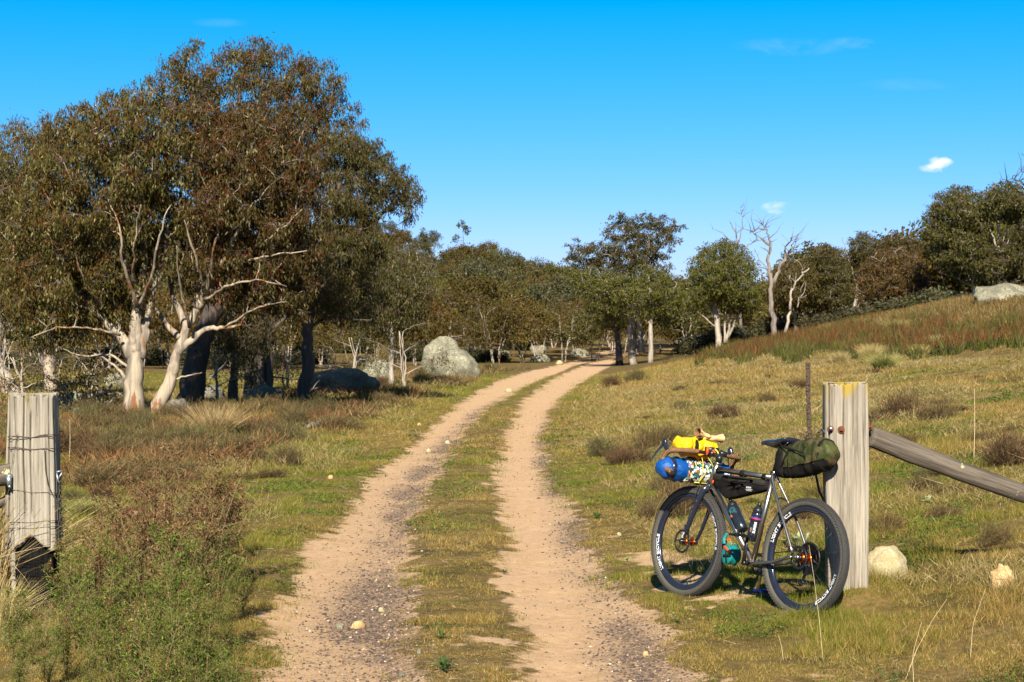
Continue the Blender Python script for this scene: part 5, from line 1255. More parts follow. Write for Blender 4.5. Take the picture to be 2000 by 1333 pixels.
m.tube(np.array([[-.155, -.004, 1.10], [-.25, .0, 1.03], [-.40, .02, 1.01]]), .0022, 5); m.tube(np.array([[-.155, -.004, 1.035], [-.30, .0, 1.01], [-.50, .02, 1.01]]), .0022, 5); m.tube(np.array([[-.155, .0, .76], [-.3, .0, .74], [-.5, .02, .735]]), .0022, 5)
m.build('binding_wire', M_WIRE, lp)
m = MB(); m.tube(np.array([[-.128, .0, .855], [-.128, -.035, .85]]), [.018, .018], 12); m.tube(np.array([[-.128, -.028, .86], [-.126, -.030, .80]]), [.017, .014], 10); m.tube(np.array([[-.126, -.03, .80], [-.12, -.032, .785]]), [.011, .008], 8); m.build('gudgeon', M_GALV, lp)
m = MB()
for i in range(11):                                                             # the hanging gate chain
    z = .83 - i * .028; a = (i % 2) * pi / 2; c = np.array([.172 + .004 * math.sin(i), .05, z]); t_ = np.linspace(0, 2 * pi, 14, endpoint=False)
    m.tube(c + np.stack([np.cos(a) * .009 * np.cos(t_), np.sin(a) * .009 * np.cos(t_), .019 * np.sin(t_)], -1), .0028, 5, closed=True)
m.build('chain', M_GALV if False else M_WIRE, lp)
m = MB(); m.tube(np.array([[.155, .03, .875], [.185, .03, .885], [.195, .03, .87], [.180, .03, .85], [.172, .03, .835]]), .0055, 8); m.tube(np.array([[.160, .03, .87], [.168, .03, .82], [.178, .04, .80]]), .004, 8); m.build('latch_hook', M_GALV, lp)
# the split slab and the rail behind it
sp = empty('fence_slab', (-3.235, 11.86, 0), 'narrow rough split slab standing behind the left gatepost', 'fence post'); sp.rotation_euler = (0, R(1), R(8))
post(.085, .05, 1.375, [(.03, .2, 9, .003, .015, .01), (.06, .5, 9, .002, .01, .01)], np.random.default_rng(4), .03, None, 0, name='timber', mat=M_POSTL, parent=sp, wob=.03)
rail_along('fence_rail', PX(26, 925, 11.78), PX(-220, 990, 11.9), .02, [.075, .07, .07, .068, .065, .06, .06], 'short end of a round grey rail meeting the left gatepost from the left', seed=8)
rail_along('fence_rail', PX(24, 968, 11.9), PX(-200, 1120, 12.2), .0, [.03, .03, .03, .03, .03, .03, .03], 'thin dark rail under the round one at the left edge', seed=9)
# ================================================================== BICYCLE AND LUGGAGE
BH = Vector((-.56176539, .82729659, 0)); BU = Vector((.113411, .07701032, .99055911)); BV = Vector((-.81948618, -.55646183, .13708627))
BC = Vector((1.80265787, 11.35024747, .368))
BC.z += 0.0
BM = Matrix(((BH[0], BV[0], BU[0], BC[0]), (BH[1], BV[1], BU[1], BC[1]), (BH[2], BV[2], BU[2], BC[2]), (0, 0, 0, 1)))
def bthing(name, label, cat):                    # every thing on the bicycle is built in the bicycle's axes: x forward, y to its left, z up
    o = empty(name, (0, 0, 0), label, cat); o.matrix_world = BM; return o
M_TI = simple('brushed_titanium', (.44, .40, .35), (.34, .31, .27), 25, .28, .95, .5)
M_BLK = simple('black_anodised', (.018, .018, .020), (.03, .03, .032), 30, .35, .4)
M_CARB = simple('navy_black_carbon', (.012, .015, .028), (.018, .02, .034), 20, .18, .0, .5)
M_TYRE = simple('tyre_rubber', (.036, .034, .032), (.05, .048, .044), 60, .8, 0, .25, .3)
M_WALL = simple('tyre_sidewall', (.085, .078, .062), (.065, .06, .048), 40, .7, 0, .3)
M_ORNG = simple('orange_anodised', (.75, .14, .01), (.60, .09, .008), 20, .25, .9)
M_STEEL = simple('polished_steel', (.40, .40, .41), (.3, .3, .31), 40, .3, .95)
M_CAS = simple('dark_cassette', (.05, .05, .052), (.08, .08, .08), 60, .4, .9)
M_WHT = simple('white_decal', (.80, .80, .80), (.76, .76, .76), 10, .5)
M_RED = simple('red_decal', (.55, .03, .02), None, 10, .5)
M_NYL = simple('black_nylon', (.007, .007, .007), (.014, .013, .012), 18, .8, 0, .1, .35, .01)
M_NYL2 = simple('charcoal_nylon', (.022, .021, .019), (.032, .030, .027), 30, .8, 0, .12, .3, .006)
M_BLUE = simple('blue_dry_bag', (.003, .085, .33), (.002, .055, .25), 11, .45, 0, .35, 1., .035)
M_YEL = simple('yellow_dry_bag', (.88, .54, .004), (.78, .42, .004), 12, .5, 0, .3, 1., .035)
M_YOR = simple('orange_yellow_fabric', (.80, .33, .005), (.70, .26, .005), 20, .5, 0, .3)
M_TAN = simple('tan_leather', (.68, .47, .24), (.56, .36, .16), 30, .7, 0, .25, .4, .004)
M_TANIN = simple('brown_leather_lining', (.22, .11, .04), (.16, .08, .03), 30, .8)
M_TEAL = simple('teal_fabric', (.004, .21, .20), (.003, .14, .14), 30, .6, 0, .25, .4, .006)
M_REDOR = simple('orange_red_strap', (.85, .09, .01), (.75, .07, .01), 30, .6)
M_YCORD = simple('yellow_cord', (.75, .72, .10), (.6, .56, .08), 60, .6)
M_BOT = simple('smoke_bottle', (.010, .014, .020), (.016, .02, .03), 12, .2, 0, .5)
M_BLUEPED = simple('blue_pedal', (.01, .03, .30), (.01, .02, .2), 20, .4, .4)

def tapemat():
    m, t, o = nt('brown_bar_tape'); b = bsdf(t, o, .8, 0, .2)
    v = coords(t); n = noise(t, v, 120, 3, .7); w = N(t, 'ShaderNodeTexWave', wave_type='BANDS', bands_direction='DIAGONAL'); w.inputs['Scale'].default_value = 34; w.inputs['Distortion'].default_value = 5; w.inputs['Detail Scale'].default_value = 8; L(t, v, w.inputs['Vector'])
    L(t, ramp(t, math_(t, 'ADD', math_(t, 'MULTIPLY', w.outputs['Fac'], .7), math_(t, 'MULTIPLY', n, .3)), [(.34, (.035, .014, .008)), (.50, (.11, .045, .02)), (.66, (.36, .19, .09))]), b.inputs['Base Color']); return m
M_TAPE = tapemat()
def camomat():
    m, t, o = nt('green_camouflage_fabric'); b = bsdf(t, o, .65, 0, .25); v = coords(t); n = noise(t, v, 9, 3, .5, 1.); n2 = noise(t, v, 16, 2, .5, .6)
    c = ramp(t, n, [(.0, (.024, .028, .007)), (.47, (.040, .047, .011)), (.56, (.062, .068, .017))], 'CONSTANT'); f = ramp(t, n2, [(.0, (0, 0, 0)), (.60, (1, 1, 1))], 'CONSTANT'); c = mixc(t, f, c, (.075, .050, .022))
    L(t, c, b.inputs['Base Color']); bump(t, noise(t, v, 20, 4, .6), b, .8, .016); return m
M_CAMO = camomat()
def confmat():
    m, t, o = nt('confetti_fabric'); b = bsdf(t, o, .7, 0, .2); v = coords(t); vo = N(t, 'ShaderNodeTexVoronoi'); vo.inputs['Scale'].default_value = 75; L(t, v, vo.inputs['Vector'])
    s = N(t, 'ShaderNodeSeparateColor'); L(t, vo.outputs['Color'], s.inputs[0])
    L(t, ramp(t, s.outputs[0], [(0, (.02, .02, .02)), (.30, (.015, .13, .12)), (.42, (.75, .75, .70)), (.60, (.22, .10, .06)), (.70, (.75, .40, .05)), (.77, (.03, .35, .30)), (.85, (.80, .78, .72)), (.95, (.3, .12, .4))], 'CONSTANT'), b.inputs['Base Color']); return m
M_CONF = confmat()

A3 = lambda *p: np.array(p, float)
def circ(n): return np.linspace(0, 2 * pi, n, endpoint=False)
def lathe_v(mb, cu, prof, n=72, w0=0.):
    """profile [(radius, v)] turned round the wheel axis through (cu, ., w0); closed profile"""
    t = circ(n); P = np.array(prof, float); k = len(P)
    V = np.stack([cu + P[None, :, 0] * np.cos(t)[:, None], np.broadcast_to(P[None, :, 1], (n, k)), w0 + P[None, :, 0] * np.sin(t)[:, None]], -1)
    i = np.arange(n)[:, None] * k; i2 = ((np.arange(n) + 1) % n)[:, None] * k; j = np.arange(k)[None]; j2 = (j + 1) % k
    mb.add(V, np.stack([i + j, i2 + j, i2 + j2, i + j2], -1).reshape(-1, 4))
def cyl(mb, a, b, r, k=16): mb.tube(np.array([a, b], float), r, k)

def text_mesh(s, size=1.0, bold=.02, shear=0.):
    cu = bpy.data.curves.new('lettering', 'FONT'); cu.body = s; cu.size = size; cu.offset = bold * size; cu.resolution_u = 3; cu.shear = shear
    o = bpy.data.objects.new('lettering', cu); COL.objects.link(o); dg = bpy.context.evaluated_depsgraph_get(); dg.update(); me = bpy.data.meshes.new_from_object(o.evaluated_get(dg))
    me.transform(Matrix.Identity(4)); V = np.array([v.co[:2] for v in me.vertices]); Fs = {}
    for p in me.polygons: Fs.setdefault(len(p.vertices), []).append(list(p.vertices))
    bpy.data.objects.remove(o); bpy.data.curves.remove(cu); bpy.data.meshes.remove(me); V -= V.min(0); return V, [np.array(f) for f in Fs.values()]

bike = bthing('bicycle', 'loaded titanium drop-bar bicycle leaning against the right gatepost', 'bicycle')

def wheel(cu, rear):
    m = MB(); r0 = .340; R_ = .028                                              # tyre
    prof = [(r0 + R_ * np.cos(a) * (1.0), R_ * np.sin(a)) for a in np.linspace(-2.35, 2.35, 17)]
    lathe_v(m, cu, prof, 96)
    tyre = None; rng_ = np.random.default_rng(3)
    k = 96; t = MB(); t.v = []; 
    for i in range(k):
        for j, a in enumerate(np.linspace(-1.15, 1.15, 9)):
            th = 2 * pi * (i + (.5 if j % 2 else 0)) / k; rr = r0 + (R_ + .0010) * np.cos(a); vv = (R_ + .0010) * np.sin(a)
            er = A3(np.cos(th), 0, np.sin(th)); et = A3(-np.sin(th), 0, np.cos(th)); nrm = er * np.cos(a) + A3(0, 1, 0) * np.sin(a); bt = np.cross(nrm, et)
            c = A3(cu, 0, 0) + er * rr + A3(0, vv, 0); l, w_, h_ = (.013, .0060, .0085) if abs(a) < .9 else (.011, .007, .0095)
            t.box(c, (l, w_, h_), np.stack([et, bt, nrm], 1))
    w = m.build('wheel', M_WALL, bike); t.build('tyre_tread', M_TYRE, w, smooth=False)
    tc = MB(); lathe_v(tc, cu, [(r0 + (R_ + .0006) * np.cos(a), (R_ + .0006) * np.sin(a)) for a in np.linspace(-1.2, 1.2, 13)], 96); tc.build('tyre', M_TYRE, w)
    m = MB(); lathe_v(m, cu, [(.321, -.0165), (.314, -.0175), (.300, -.0165), (.285, -.010), (.2825, -.004), (.2825, .004), (.285, .010), (.300, .0165), (.314, .0175), (.321, .0165)], 96); m.build('rim', M_CARB, w)
    hub = MB()
    if rear: cyl(hub, (cu, -.030, 0), (cu, .034, 0), .021, 24); [cyl(hub, (cu, v_, 0), (cu, v_ + .004, 0), .031, 24) for v_ in (-.030, .030)]
    else: cyl(hub, (cu, -.034, 0), (cu, .034, 0), .015, 24); [cyl(hub, (cu, v_, 0), (cu, v_ + .004, 0), .026, 24) for v_ in (-.036, .030)]
    hub.build('hub', M_ORNG, w)
    ax = MB(); cyl(ax, (cu, -.072, 0), (cu, .072, 0), .0085, 12); cyl(ax, (cu, .036, 0), (cu, .052, 0), .018, 16); ax.build('axle', M_BLK, w)
    s = MB(); ns = 28
    for i in range(ns):
        a = 2 * pi * i / ns; side = 1 if i % 2 else -1; b_ = a + (1.15 if (i // 2) % 2 else -1.15); s.tube(np.array([[cu + .026 * np.cos(b_), side * .031, .026 * np.sin(b_)], [cu + .284 * np.cos(a), side * .003, .284 * np.sin(a)]]), .0011, 4)
    s.build('spokes', M_CAS, w)
    d = MB(); rr = .078 if not rear else .070; t_ = circ(72)
    prof = [(rr, .050), (rr, .052), (rr - .014, .052), (rr - .014, .050)]; lathe_v(d, cu, prof, 72)
    for i in range(6):
        a = i * pi / 3; d.tube(np.array([[cu + .018 * np.cos(a + .5), .051, .018 * np.sin(a + .5)], [cu + (rr - .012) * np.cos(a), .051, (rr - .012) * np.sin(a)]]), .0032, 5)
    for i in range(36):
        a = 2 * pi * i / 36; d.box(A3(cu + (rr + .001) * np.cos(a), .051, (rr + .001) * np.sin(a)), (.006, .002, .006), [[np.cos(a), 0, -np.sin(a)], [0, 1, 0], [np.sin(a), 0, np.cos(a)]])
    d.build('brake_rotor', M_CAS, w)
    # rim lettering: reads clockwise from this side, tops outward, twice round
    V, Fs = text_mesh('LIGHT BICYCLE', 1.0, .035); V = V / V[:, 1].max(); Wt = V[:, 0].max()
    for a0, a1 in (((-43, 5) if not rear else (14, 61)), ((137, 185) if not rear else (194, 241))):
        th = R(a0) + V[:, 0] / Wt * R(a1 - a0); r_ = .2905 + V[:, 1] * .0215
        off = np.interp(r_, [.285, .300, .314], [.0100, .0165, .0175]) + .0010
        lm = MB(); P = np.stack([cu + r_ * np.cos(th), off, r_ * np.sin(th)], -1); lm.add(P, *Fs); lm.build('rim_lettering', M_WHT, w, smooth=False)
    m = MB(); th = np.linspace(R(-118 if rear else -150), R(-96 if rear else -128), 24); P = np.concatenate([np.stack([cu + q * np.cos(th), np.full(24, .0275 - abs(q - .340) * .55), q * np.sin(th)], -1) for q in (.331, .339)]); i = np.arange(23)[:, None]
    m.add(P + [0, .0012, 0], np.concatenate([i, i + 1, i + 25, i + 24], 1)); m.build('tyre_label', M_RED, w, smooth=False)
    return w
wr = wheel(0., True); wf = wheel(1.12, False)

# frame
def cap_tube(P, r, k=16, n=24, sx=1.):
    P = np.array(P, float); s = np.linspace(0, len(P) - 1, n); 
    if len(P) > 2:
        from_ = np.arange(len(P)); Q = np.stack([np.interp(s, from_, P[:, j]) for j in range(3)], 1)
        for _ in range(3): Q[1:-1] = (Q[:-2] + 2 * Q[1:-1] + Q[2:]) / 4
    else: Q = P; s = np.array([0., 1.])
    rr = np.interp(s, np.linspace(0, len(P) - 1, len(np.atleast_1d(r))), np.atleast_1d(r)) if np.ndim(r) else r
    return Q, rr
m = MB()
for P, r_ in (([(.900, 0, .545), (.957, 0, .385)], .0225), ([(.905, 0, .497), (.362, 0, .476)], .0175), ([(.948, 0, .405), (.467, 0, -.075)], .0215), ([(.467, 0, -.08), (.352, 0, .515)], .0170)):
    Q, rr = cap_tube(P, r_); m.tube(Q, rr, 20)
cyl(m, (.904, 0, .535), (.900, 0, .545), .026, 20); cyl(m, (.953, 0, .395), (.957, 0, .385), .026, 20); cyl(m, (.355, 0, .500), (.352, 0, .518), .0195, 20)
cyl(m, (.467, -.037, -.08), (.467, .037, -.08), .024, 24)
for sg in (1, -1):
    for P, r_ in (([(.445, .034 * sg, -.078), (.35, .040 * sg, -.068), (.22, .055 * sg, -.050), (.045, .067 * sg, .0)], [.012, .0115, .010]), ([(.356, .018 * sg, .500), (.32, .028 * sg, .435), (.262, .044 * sg, .350), (.196, .056 * sg, .262), (.136, .062 * sg, .178), (.040, .067 * sg, .02)], .0092)):
        Q, rr = cap_tube(P, r_, n=24); m.tube(Q, rr, 14)
    cyl(m, (.0, .062 * sg, 0), (.0, .072 * sg, 0), .016, 16); m.tube(np.array([[.05, .067 * sg, .004], [.0, .067 * sg, .0]]), [.011, .012], 10, sx=.5)
Q, rr = cap_tube([(.252, -.045, .335), (.26, -.02, .352), (.26, .02, .352), (.252, .045, .335)], .0075, n=12); m.tube(Q, rr, 10)
m.build('frame', M_TI, bike)
m = MB(); cyl(m, (.352, 0, .515), (.302, 0, .705), .0155, 16); m.build('seatpost', M_BLK, bike)
m = MB(); cyl(m, (.361, 0, .494), (.357, 0, .513), .0215, 16); m.box((.345, .0, .5), (.012, .03, .016)); m.build('seat_clamp', M_BLK, bike)

# fork
fk = MB()
for sg in (1, -1):
    Q, rr = cap_tube([(.957, .012 * sg, .385), (.965, .040 * sg, .355), (.985, .056 * sg, .300), (1.035, .062 * sg, .165), (1.085, .063 * sg, .055), (1.118, .060 * sg, .0)], [.020, .021, .019, .017, .014, .012], n=28); fk.tube(Q, rr, 14, sx=.72)
    cyl(fk, (1.118, .052 * sg, 0), (1.118, .070 * sg, 0), .016, 14)
fk.tube(np.array([[.968, -.045, .345], [.960, 0, .378], [.968, .045, .345]]), [.018, .023, .018], 14); cyl(fk, (.957, 0, .385), (.895, 0, .565), .015, 14)
fo = fk.build('fork', M_CARB, bike)
b_ = MB()
for f in (.1, .3, .5): p = A3(.985, .056, .300) * (1 - f) + A3(1.085, .063, .055) * f; cyl(b_, p + [0, .008, 0], p + [-.002, .0165, 0], .0035, 8)
b_.build('fork_bolts', M_STEEL, fo)
V, Fs = text_mesh('Spot', 1.0, .02, .2); V = V / V[:, 1].max() * .022; d_ = A3(-.05, -.001, .11); d_ /= np.linalg.norm(d_); e_ = A3(-.9, 0, -.4)
P = A3(1.098, .0775, .022) + V[:, :1] * d_ + (V[:, 1:] - .011) * e_ * 1.0; lm = MB(); lm.add(P, *Fs); lm.build('fork_lettering', M_WHT, fo, smooth=False)
m = MB(); m.box((1.078, .058, .085), (.03, .022, .055)); m.box((1.09, .052, .06), (.04, .016, .022)); m.build('brake_caliper', M_BLK, bike, smooth=False)
m = MB(); m.box((.06, .055, .045), (.055, .02, .026)); m.box((.045, .050, .055), (.03, .016, .02)); m.build('brake_caliper', M_BLK, bike, smooth=False)

# cockpit
m = MB(); cyl(m, (.900, 0, .545), (.888, 0, .590), .0205, 18); m.tube(np.array([[.892, 0, .578], [.93, 0, .588], [.966, 0, .597]]), [.019, .016, .018], 14); m.box((.966, 0, .597), (.036, .05, .040)); m.build('stem', M_BLK, bike)
H_ = [(.968, 0, .597), (.970, .10, .598), (.982, .20, .596), (1.000, .26, .593), (1.035, .283, .588), (1.075, .292, .575), (1.103, .296, .545), (1.108, .300, .512), (1.092, .304, .482), (1.050, .310, .460), (.985, .318, .445)]
def spl(P, n=90, it=8):
    P = np.array(P, float); s = np.linspace(0, len(P) - 1, n); Q = np.stack([np.interp(s, range(len(P)), P[:, j]) for j in range(3)], 1)
    for _ in range(it): Q[1:-1] = (Q[:-2] + 2 * Q[1:-1] + Q[2:]) / 4
    return Q
QL = spl(H_); QR = QL * [1, -1, 1]
hb = MB(); hb.tube(np.concatenate([QR[::-1], QL[1:]]), .0125, 12); hbo = hb.build('handlebar', M_BLK, bike)
for Q in (QL, QR):
    t = MB(); k0 = int(np.argmax(abs(Q[:, 1]) > .115)); S = Q[k0:]; n = len(S)
    S2 = np.stack([np.interp(np.linspace(0, n - 1, n * 4), range(n), S[:, j]) for j in range(3)], 1); ph = np.arange(n * 4) * .42
    t.tube(S2, .0165 + .0011 * ((ph % (2 * pi)) / (2 * pi)), 16); t.build('bar_tape', M_TAPE, hbo)
for sg in (1, -1):
    m = MB(); Q = spl([(1.070, .292 * sg, .575), (1.10, .290 * sg, .600), (1.122, .287 * sg, .635), (1.128, .285 * sg, .662)], 14, 2); m.tube(Q, [.017] * 5 + list(np.linspace(.0175, .0205, 6)) + [.019, .015, .008], 14, sx=.8)
    m.tube(spl([(1.125, .287 * sg, .628), (1.150, .296 * sg, .600), (1.166, .318 * sg, .560), (1.178, .340 * sg, .512), (1.182, .348 * sg, .496)], 14, 2), np.linspace(.010, .0045, 14), 10, sx=.55); m.build('brake_lever', M_CARB, bike)
cb = MB()
for P in ([(1.09, .28, .60), (1.13, .22, .66), (1.13, .08, .62), (1.06, .02, .50), (1.02, .03, .40), (1.04, .06, .28), (1.075, .068, .11)], [(1.09, -.28, .60), (1.13, -.2, .64), (1.08, -.06, .60), (.98, -.03, .46), (.90, -.03, .40), (.60, -.025, .07)]): cb.tube(spl(P, 40, 4), .0024, 6)
cb.tube(spl([(.42, .045, -.088), (.25, .062, -.064), (.09, .075, -.02), (.06, .068, .04)], 20, 3), .0024, 6); cb.build('brake_hose', M_BLK, bike)

# saddle
st = [(.492, .010, .690, .012), (.484, .019, .697, .020), (.455, .022, .703, .026), (.40, .028, .708, .040), (.345, .045, .712, .052), (.29, .066, .718, .040), (.24, .073, .726, .030), (.215, .066, .730, .022)]
m = MB(); K = 20; V = []
for u, hw, wt, th in st:
    for j in range(K):
        a = 2 * pi * j / K; cv, sv = np.cos(a), np.sin(a)
        V.append([u, hw * np.sign(cv) * abs(cv) ** .8, wt + (0.0 if sv > 0 else -th * abs(sv) ** .6) + (.006 * sv if sv > 0 else 0) - .004 * abs(cv) ** 3])
n = len(st); i = np.arange(n - 1)[:, None] * K; j = np.arange(K)[None]; m.add(np.array(V), np.stack([i + j, i + (j + 1) % K, i + K + (j + 1) % K, i + K + j], -1).reshape(-1, 4), [list(range(K))[::-1]], [list(range((n - 1) * K, n * K))])
so_ = m.build('saddle', M_CARB, bike)
m = MB(); [m.tube(spl([(.45, .012 * s_, .690), (.38, .022 * s_, .672), (.27, .022 * s_, .676), (.225, .03 * s_, .70)], 16, 2), .0035, 8) for s_ in (1, -1)]; m.build('saddle_rails', M_STEEL, so_)

# drivetrain
m = MB(); m.tube(np.array([[.467, .075, -.08], [.452, .090, .0], [.436, .093, .088]]), [.017, .013, .014], 14, sx=.6); cyl(m, (.467, .037, -.08), (.467, .085, -.08), .016, 16); m.build('crank_arm', M_BLK, bike)
m = MB(); m.tube(np.array([[.467, -.075, -.08], [.482, -.090, -.16], [.500, -.093, -.247]]), [.017, .013, .014], 14, sx=.6); cyl(m, (.467, -.037, -.08), (.467, -.085, -.08), .016, 16); m.build('crank_arm', M_TI, bike)
def pedal(u, v, w, mat, sg):
    m = MB(); cyl(m, (u, v - .05, w), (u, v + .05, w), .009, 12)
    for dv in (-.046, 0, .046): m.box((u, v + dv, w), (.092, .008, .016))
    for du in (-.045, .045): m.box((u + du, v, w), (.010, .10, .016))
    m.box((u, v, w + .001), (.045, .05, .022)); cyl(m, (u, v - .062 * sg, w), (u, v - .04 * sg, w), .008, 10)
    for du in (-.045, -.02, .02, .045):
        for dv in (-.046, .046): cyl(m, (u + du, v + dv, w + .006), (u + du, v + dv, w + .014), .0022, 6)
    m.build('pedal', mat, bike, smooth=False)
pedal(.434, .158, .090, M_CAS, 1); pedal(.502, -.155, -.250, M_BLUEPED, -1)
m = MB(); lathe_v(m, .467, [(.066, -.050), (.066, -.047), (.050, -.047), (.050, -.050)], 48, -.08)
for i in range(34): a = 2 * pi * i / 34; m.box(A3(.467 + .068 * np.cos(a), -.0485, -.08 + .068 * np.sin(a)), (.006, .002, .006))
for i in range(4): a = i * pi / 2; m.tube(np.array([[.467, -.052, -.08], [.467 + .055 * np.cos(a), -.049, -.08 + .055 * np.sin(a)]]), .006, 6)
m.build('chainring', M_CAS, bike)
cs = MB()
for i, (rr, v_) in enumerate(zip(np.linspace(.100, .024, 12), np.linspace(-.030, -.062, 12))):
    lathe_v(cs, 0, [(rr, v_), (rr, v_ - .0018), (rr - .012, v_ - .0018), (rr - .012, v_)], 48)
    nt_ = max(11, int(rr * 500))
    for k in range(nt_): a = 2 * pi * k / nt_; cs.box(A3((rr + .0015) * np.cos(a), v_ - .001, (rr + .0015) * np.sin(a)), (.005, .0018, .005))
    if i % 3 == 0:
        for k in range(6): a = k * pi / 3; cs.tube(np.array([[0, v_ - .001, 0], [(rr - .008) * np.cos(a + .3), v_ - .001, (rr - .008) * np.sin(a + .3)]]), .003, 4)
cyl(cs, (0, -.03, 0), (0, -.064, 0), .018, 16); cs.build('cassette', M_CAS, bike)
ch = MB(); cp_ = [(.467 + .067 * math.cos(a), -.0485, -.08 + .067 * math.sin(a)) for a in np.linspace(R(-95), R(100), 12)] + [(.056 * math.cos(a) + .0, -.046, .056 * math.sin(a)) for a in np.linspace(R(92), R(250), 10)] + [(.020, -.055, -.095), (.048, -.055, -.120), (.072, -.055, -.178)]
cp_ = np.array(cp_ + cp_[:1]); sl_ = np.concatenate([[0], np.cumsum(np.linalg.norm(np.diff(cp_, axis=0), axis=1))]); n = 230
ts_ = np.linspace(0, sl_[-1], n, endpoint=False); P = np.stack([np.interp(ts_, sl_, cp_[:, j]) for j in range(3)], 1)
ch.tube(P, .0030 + .0010 * (np.arange(n) % 2), 6, closed=True)
ch.build('chain', M_CAS, bike)
m = MB(); lathe_v(m, .035, [(.022, -.057), (.022, -.054), (.006, -.054), (.006, -.057)], 20, -.075); lathe_v(m, .070, [(.022, -.057), (.022, -.054), (.006, -.054), (.006, -.057)], 20, -.155)
m.tube(np.array([[.035, -.062, -.07], [.070, -.062, -.155]]), [.014, .012], 8, sx=.3); m.tube(np.array([[-.01, -.07, -.02], [.005, -.075, -.055], [.035, -.068, -.075]]), [.014, .018, .014], 8); m.build('derailleur', M_BLK, bike)
m = MB()
for (a, b, off) in ((A3(.600, 0, .100), A3(.690, 0, .200), 0), (A3(.470, 0, .045), A3(.452, 0, .165), 0)):
    d = (b - a) / np.linalg.norm(b - a); nrm = A3(-d[2], 0, d[0]) if off == 0 else 0
    m = MB(); m.tube(spl([a + [0, .012, 0], a - d * .004, a + [0, -.012, 0]], 8, 1), .003, 6)
    for sg in (1, -1): m.tube(spl([a + [0, .012 * sg, 0], a + d * .02 + [0, .040 * sg, 0], b + [0, .041 * sg, 0] - d * .02, b + [0, .02 * sg, 0] + d * .02], 20, 3), .0026, 6)
    m.build('bottle_cage', M_STEEL, bike)
# straps that belong to the frame bag's mounts sit on the bag itself

# ---- luggage and bottles: things of their own
def axis_lathe(A, B, prof, k=28):
    A = np.array(A, float); B = np.array(B, float); d = (B - A) / np.linalg.norm(B - A); m = MB(); m.tube(np.array([A + d * z for z, _ in prof]), [r_ for _, r_ in prof], k); return m
def bottle(A, B, lab, mat, capmat, bands, txt=None):
    A = np.array(A, float); B = np.array(B, float); Ln = np.linalg.norm(B - A); d = (B - A) / Ln
    root = bthing('water_bottle', lab, 'water bottle')
    axis_lathe(A, B, [(0, .030), (.004, .035), (.05, .0365), (.105, .0365), (.112, .034), (.122, .034), (.130, .0365), (.165, .0365), (.180, .034), (.190, .028)]).build('body', mat, root)
    axis_lathe(A, B, [(.186, .031), (.190, .0325), (.205, .0325), (.213, .028), (.220, .020), (.228, .016)]).build('cap', capmat, root)
    axis_lathe(A, B, [(.226, .013), (.232, .014), (.246, .013), (.250, .009)]).build('spout', capmat, root)
    for z0, z1, mt in bands: axis_lathe(A, B, [(z0, .0366), (z0 + .0005, .0371), (z1 - .0005, .0371), (z1, .0366)]).build('band', mt, root)
    if txt:
        for s, sz, z0, ang, mt in txt:
            V, Fs = text_mesh(s, 1.0, .03); V = V / V[:, 1].max() * sz; e1 = A3(0, 1, 0); e2 = np.cross(d, e1)
            if e2[0] > 0: e2 = -e2
            th = R(ang) - V[:, 1] / .0375; P = A + d * (z0 + V[:, :1]) + .0378 * (np.cos(th)[:, None] * e1 + np.sin(th)[:, None] * e2); lm = MB(); lm.add(P, *Fs); lm.build('lettering', mt, root, smooth=False)
    return root
M_BTEAL = simple('teal_print', (.02, .25, .28), None, 10, .5); M_BORG = simple('orange_print', (.75, .15, .04), None, 10, .5); M_BVIO = simple('violet_band', (.10, .03, .55), None, 10, .5); M_BRED = simple('red_band', (.65, .03, .06), None, 10, .5); M_LAB = simple('pink_print', (.80, .35, .28), None, 10, .5)
bt = bottle((.585, .004, .120), (.740, .004, .305), 'dark water bottle with teal rings on the sloping down tube', M_BOT, M_BLK, [])
A = A3(.585, .004, .120); d = A3(.155, 0, .185); d /= np.linalg.norm(d); e1 = A3(0, 1, 0); e2 = -np.cross(d, e1)
for z0, a0, rr, mt, w_ in ((.150, -.35, .018, M_BTEAL, .0014), (.150, .75, .018, M_BTEAL, .0014), (.150, -.35, .010, M_BTEAL, .0012)):
    t_ = circ(28); zz = z0 + rr * np.cos(t_); th = a0 + rr * np.sin(t_) / .0368; m = MB(); m.tube(A + d * zz[:, None] + .0370 * (np.cos(th)[:, None] * e1 + np.sin(th)[:, None] * e2), w_, 5, closed=True); m.build('ring_print', mt, bt)
m = MB(); t_ = circ(9)
for i in range(5): a = i * 2 * pi / 5; zz = .118 + .005 * np.cos(a); th = .35 + .12 * np.sin(a); p = A + d * zz + .0372 * (np.cos(th) * e1 + np.sin(th) * e2); m.box(p, (.007, .003, .007))
m.build('flower_print', M_BORG, bt, smooth=False)
bottle((.492, .006, .062), (.452, .006, .300), 'black water bottle with violet and red band and white lettering by the seat tube', M_BOT, M_BLK, [(.150, .157, M_BVIO), (.143, .150, M_BRED)], [('SURUM', .017, .055, 62, M_WHT), ('rush', .012, .06, 22, M_LAB)])

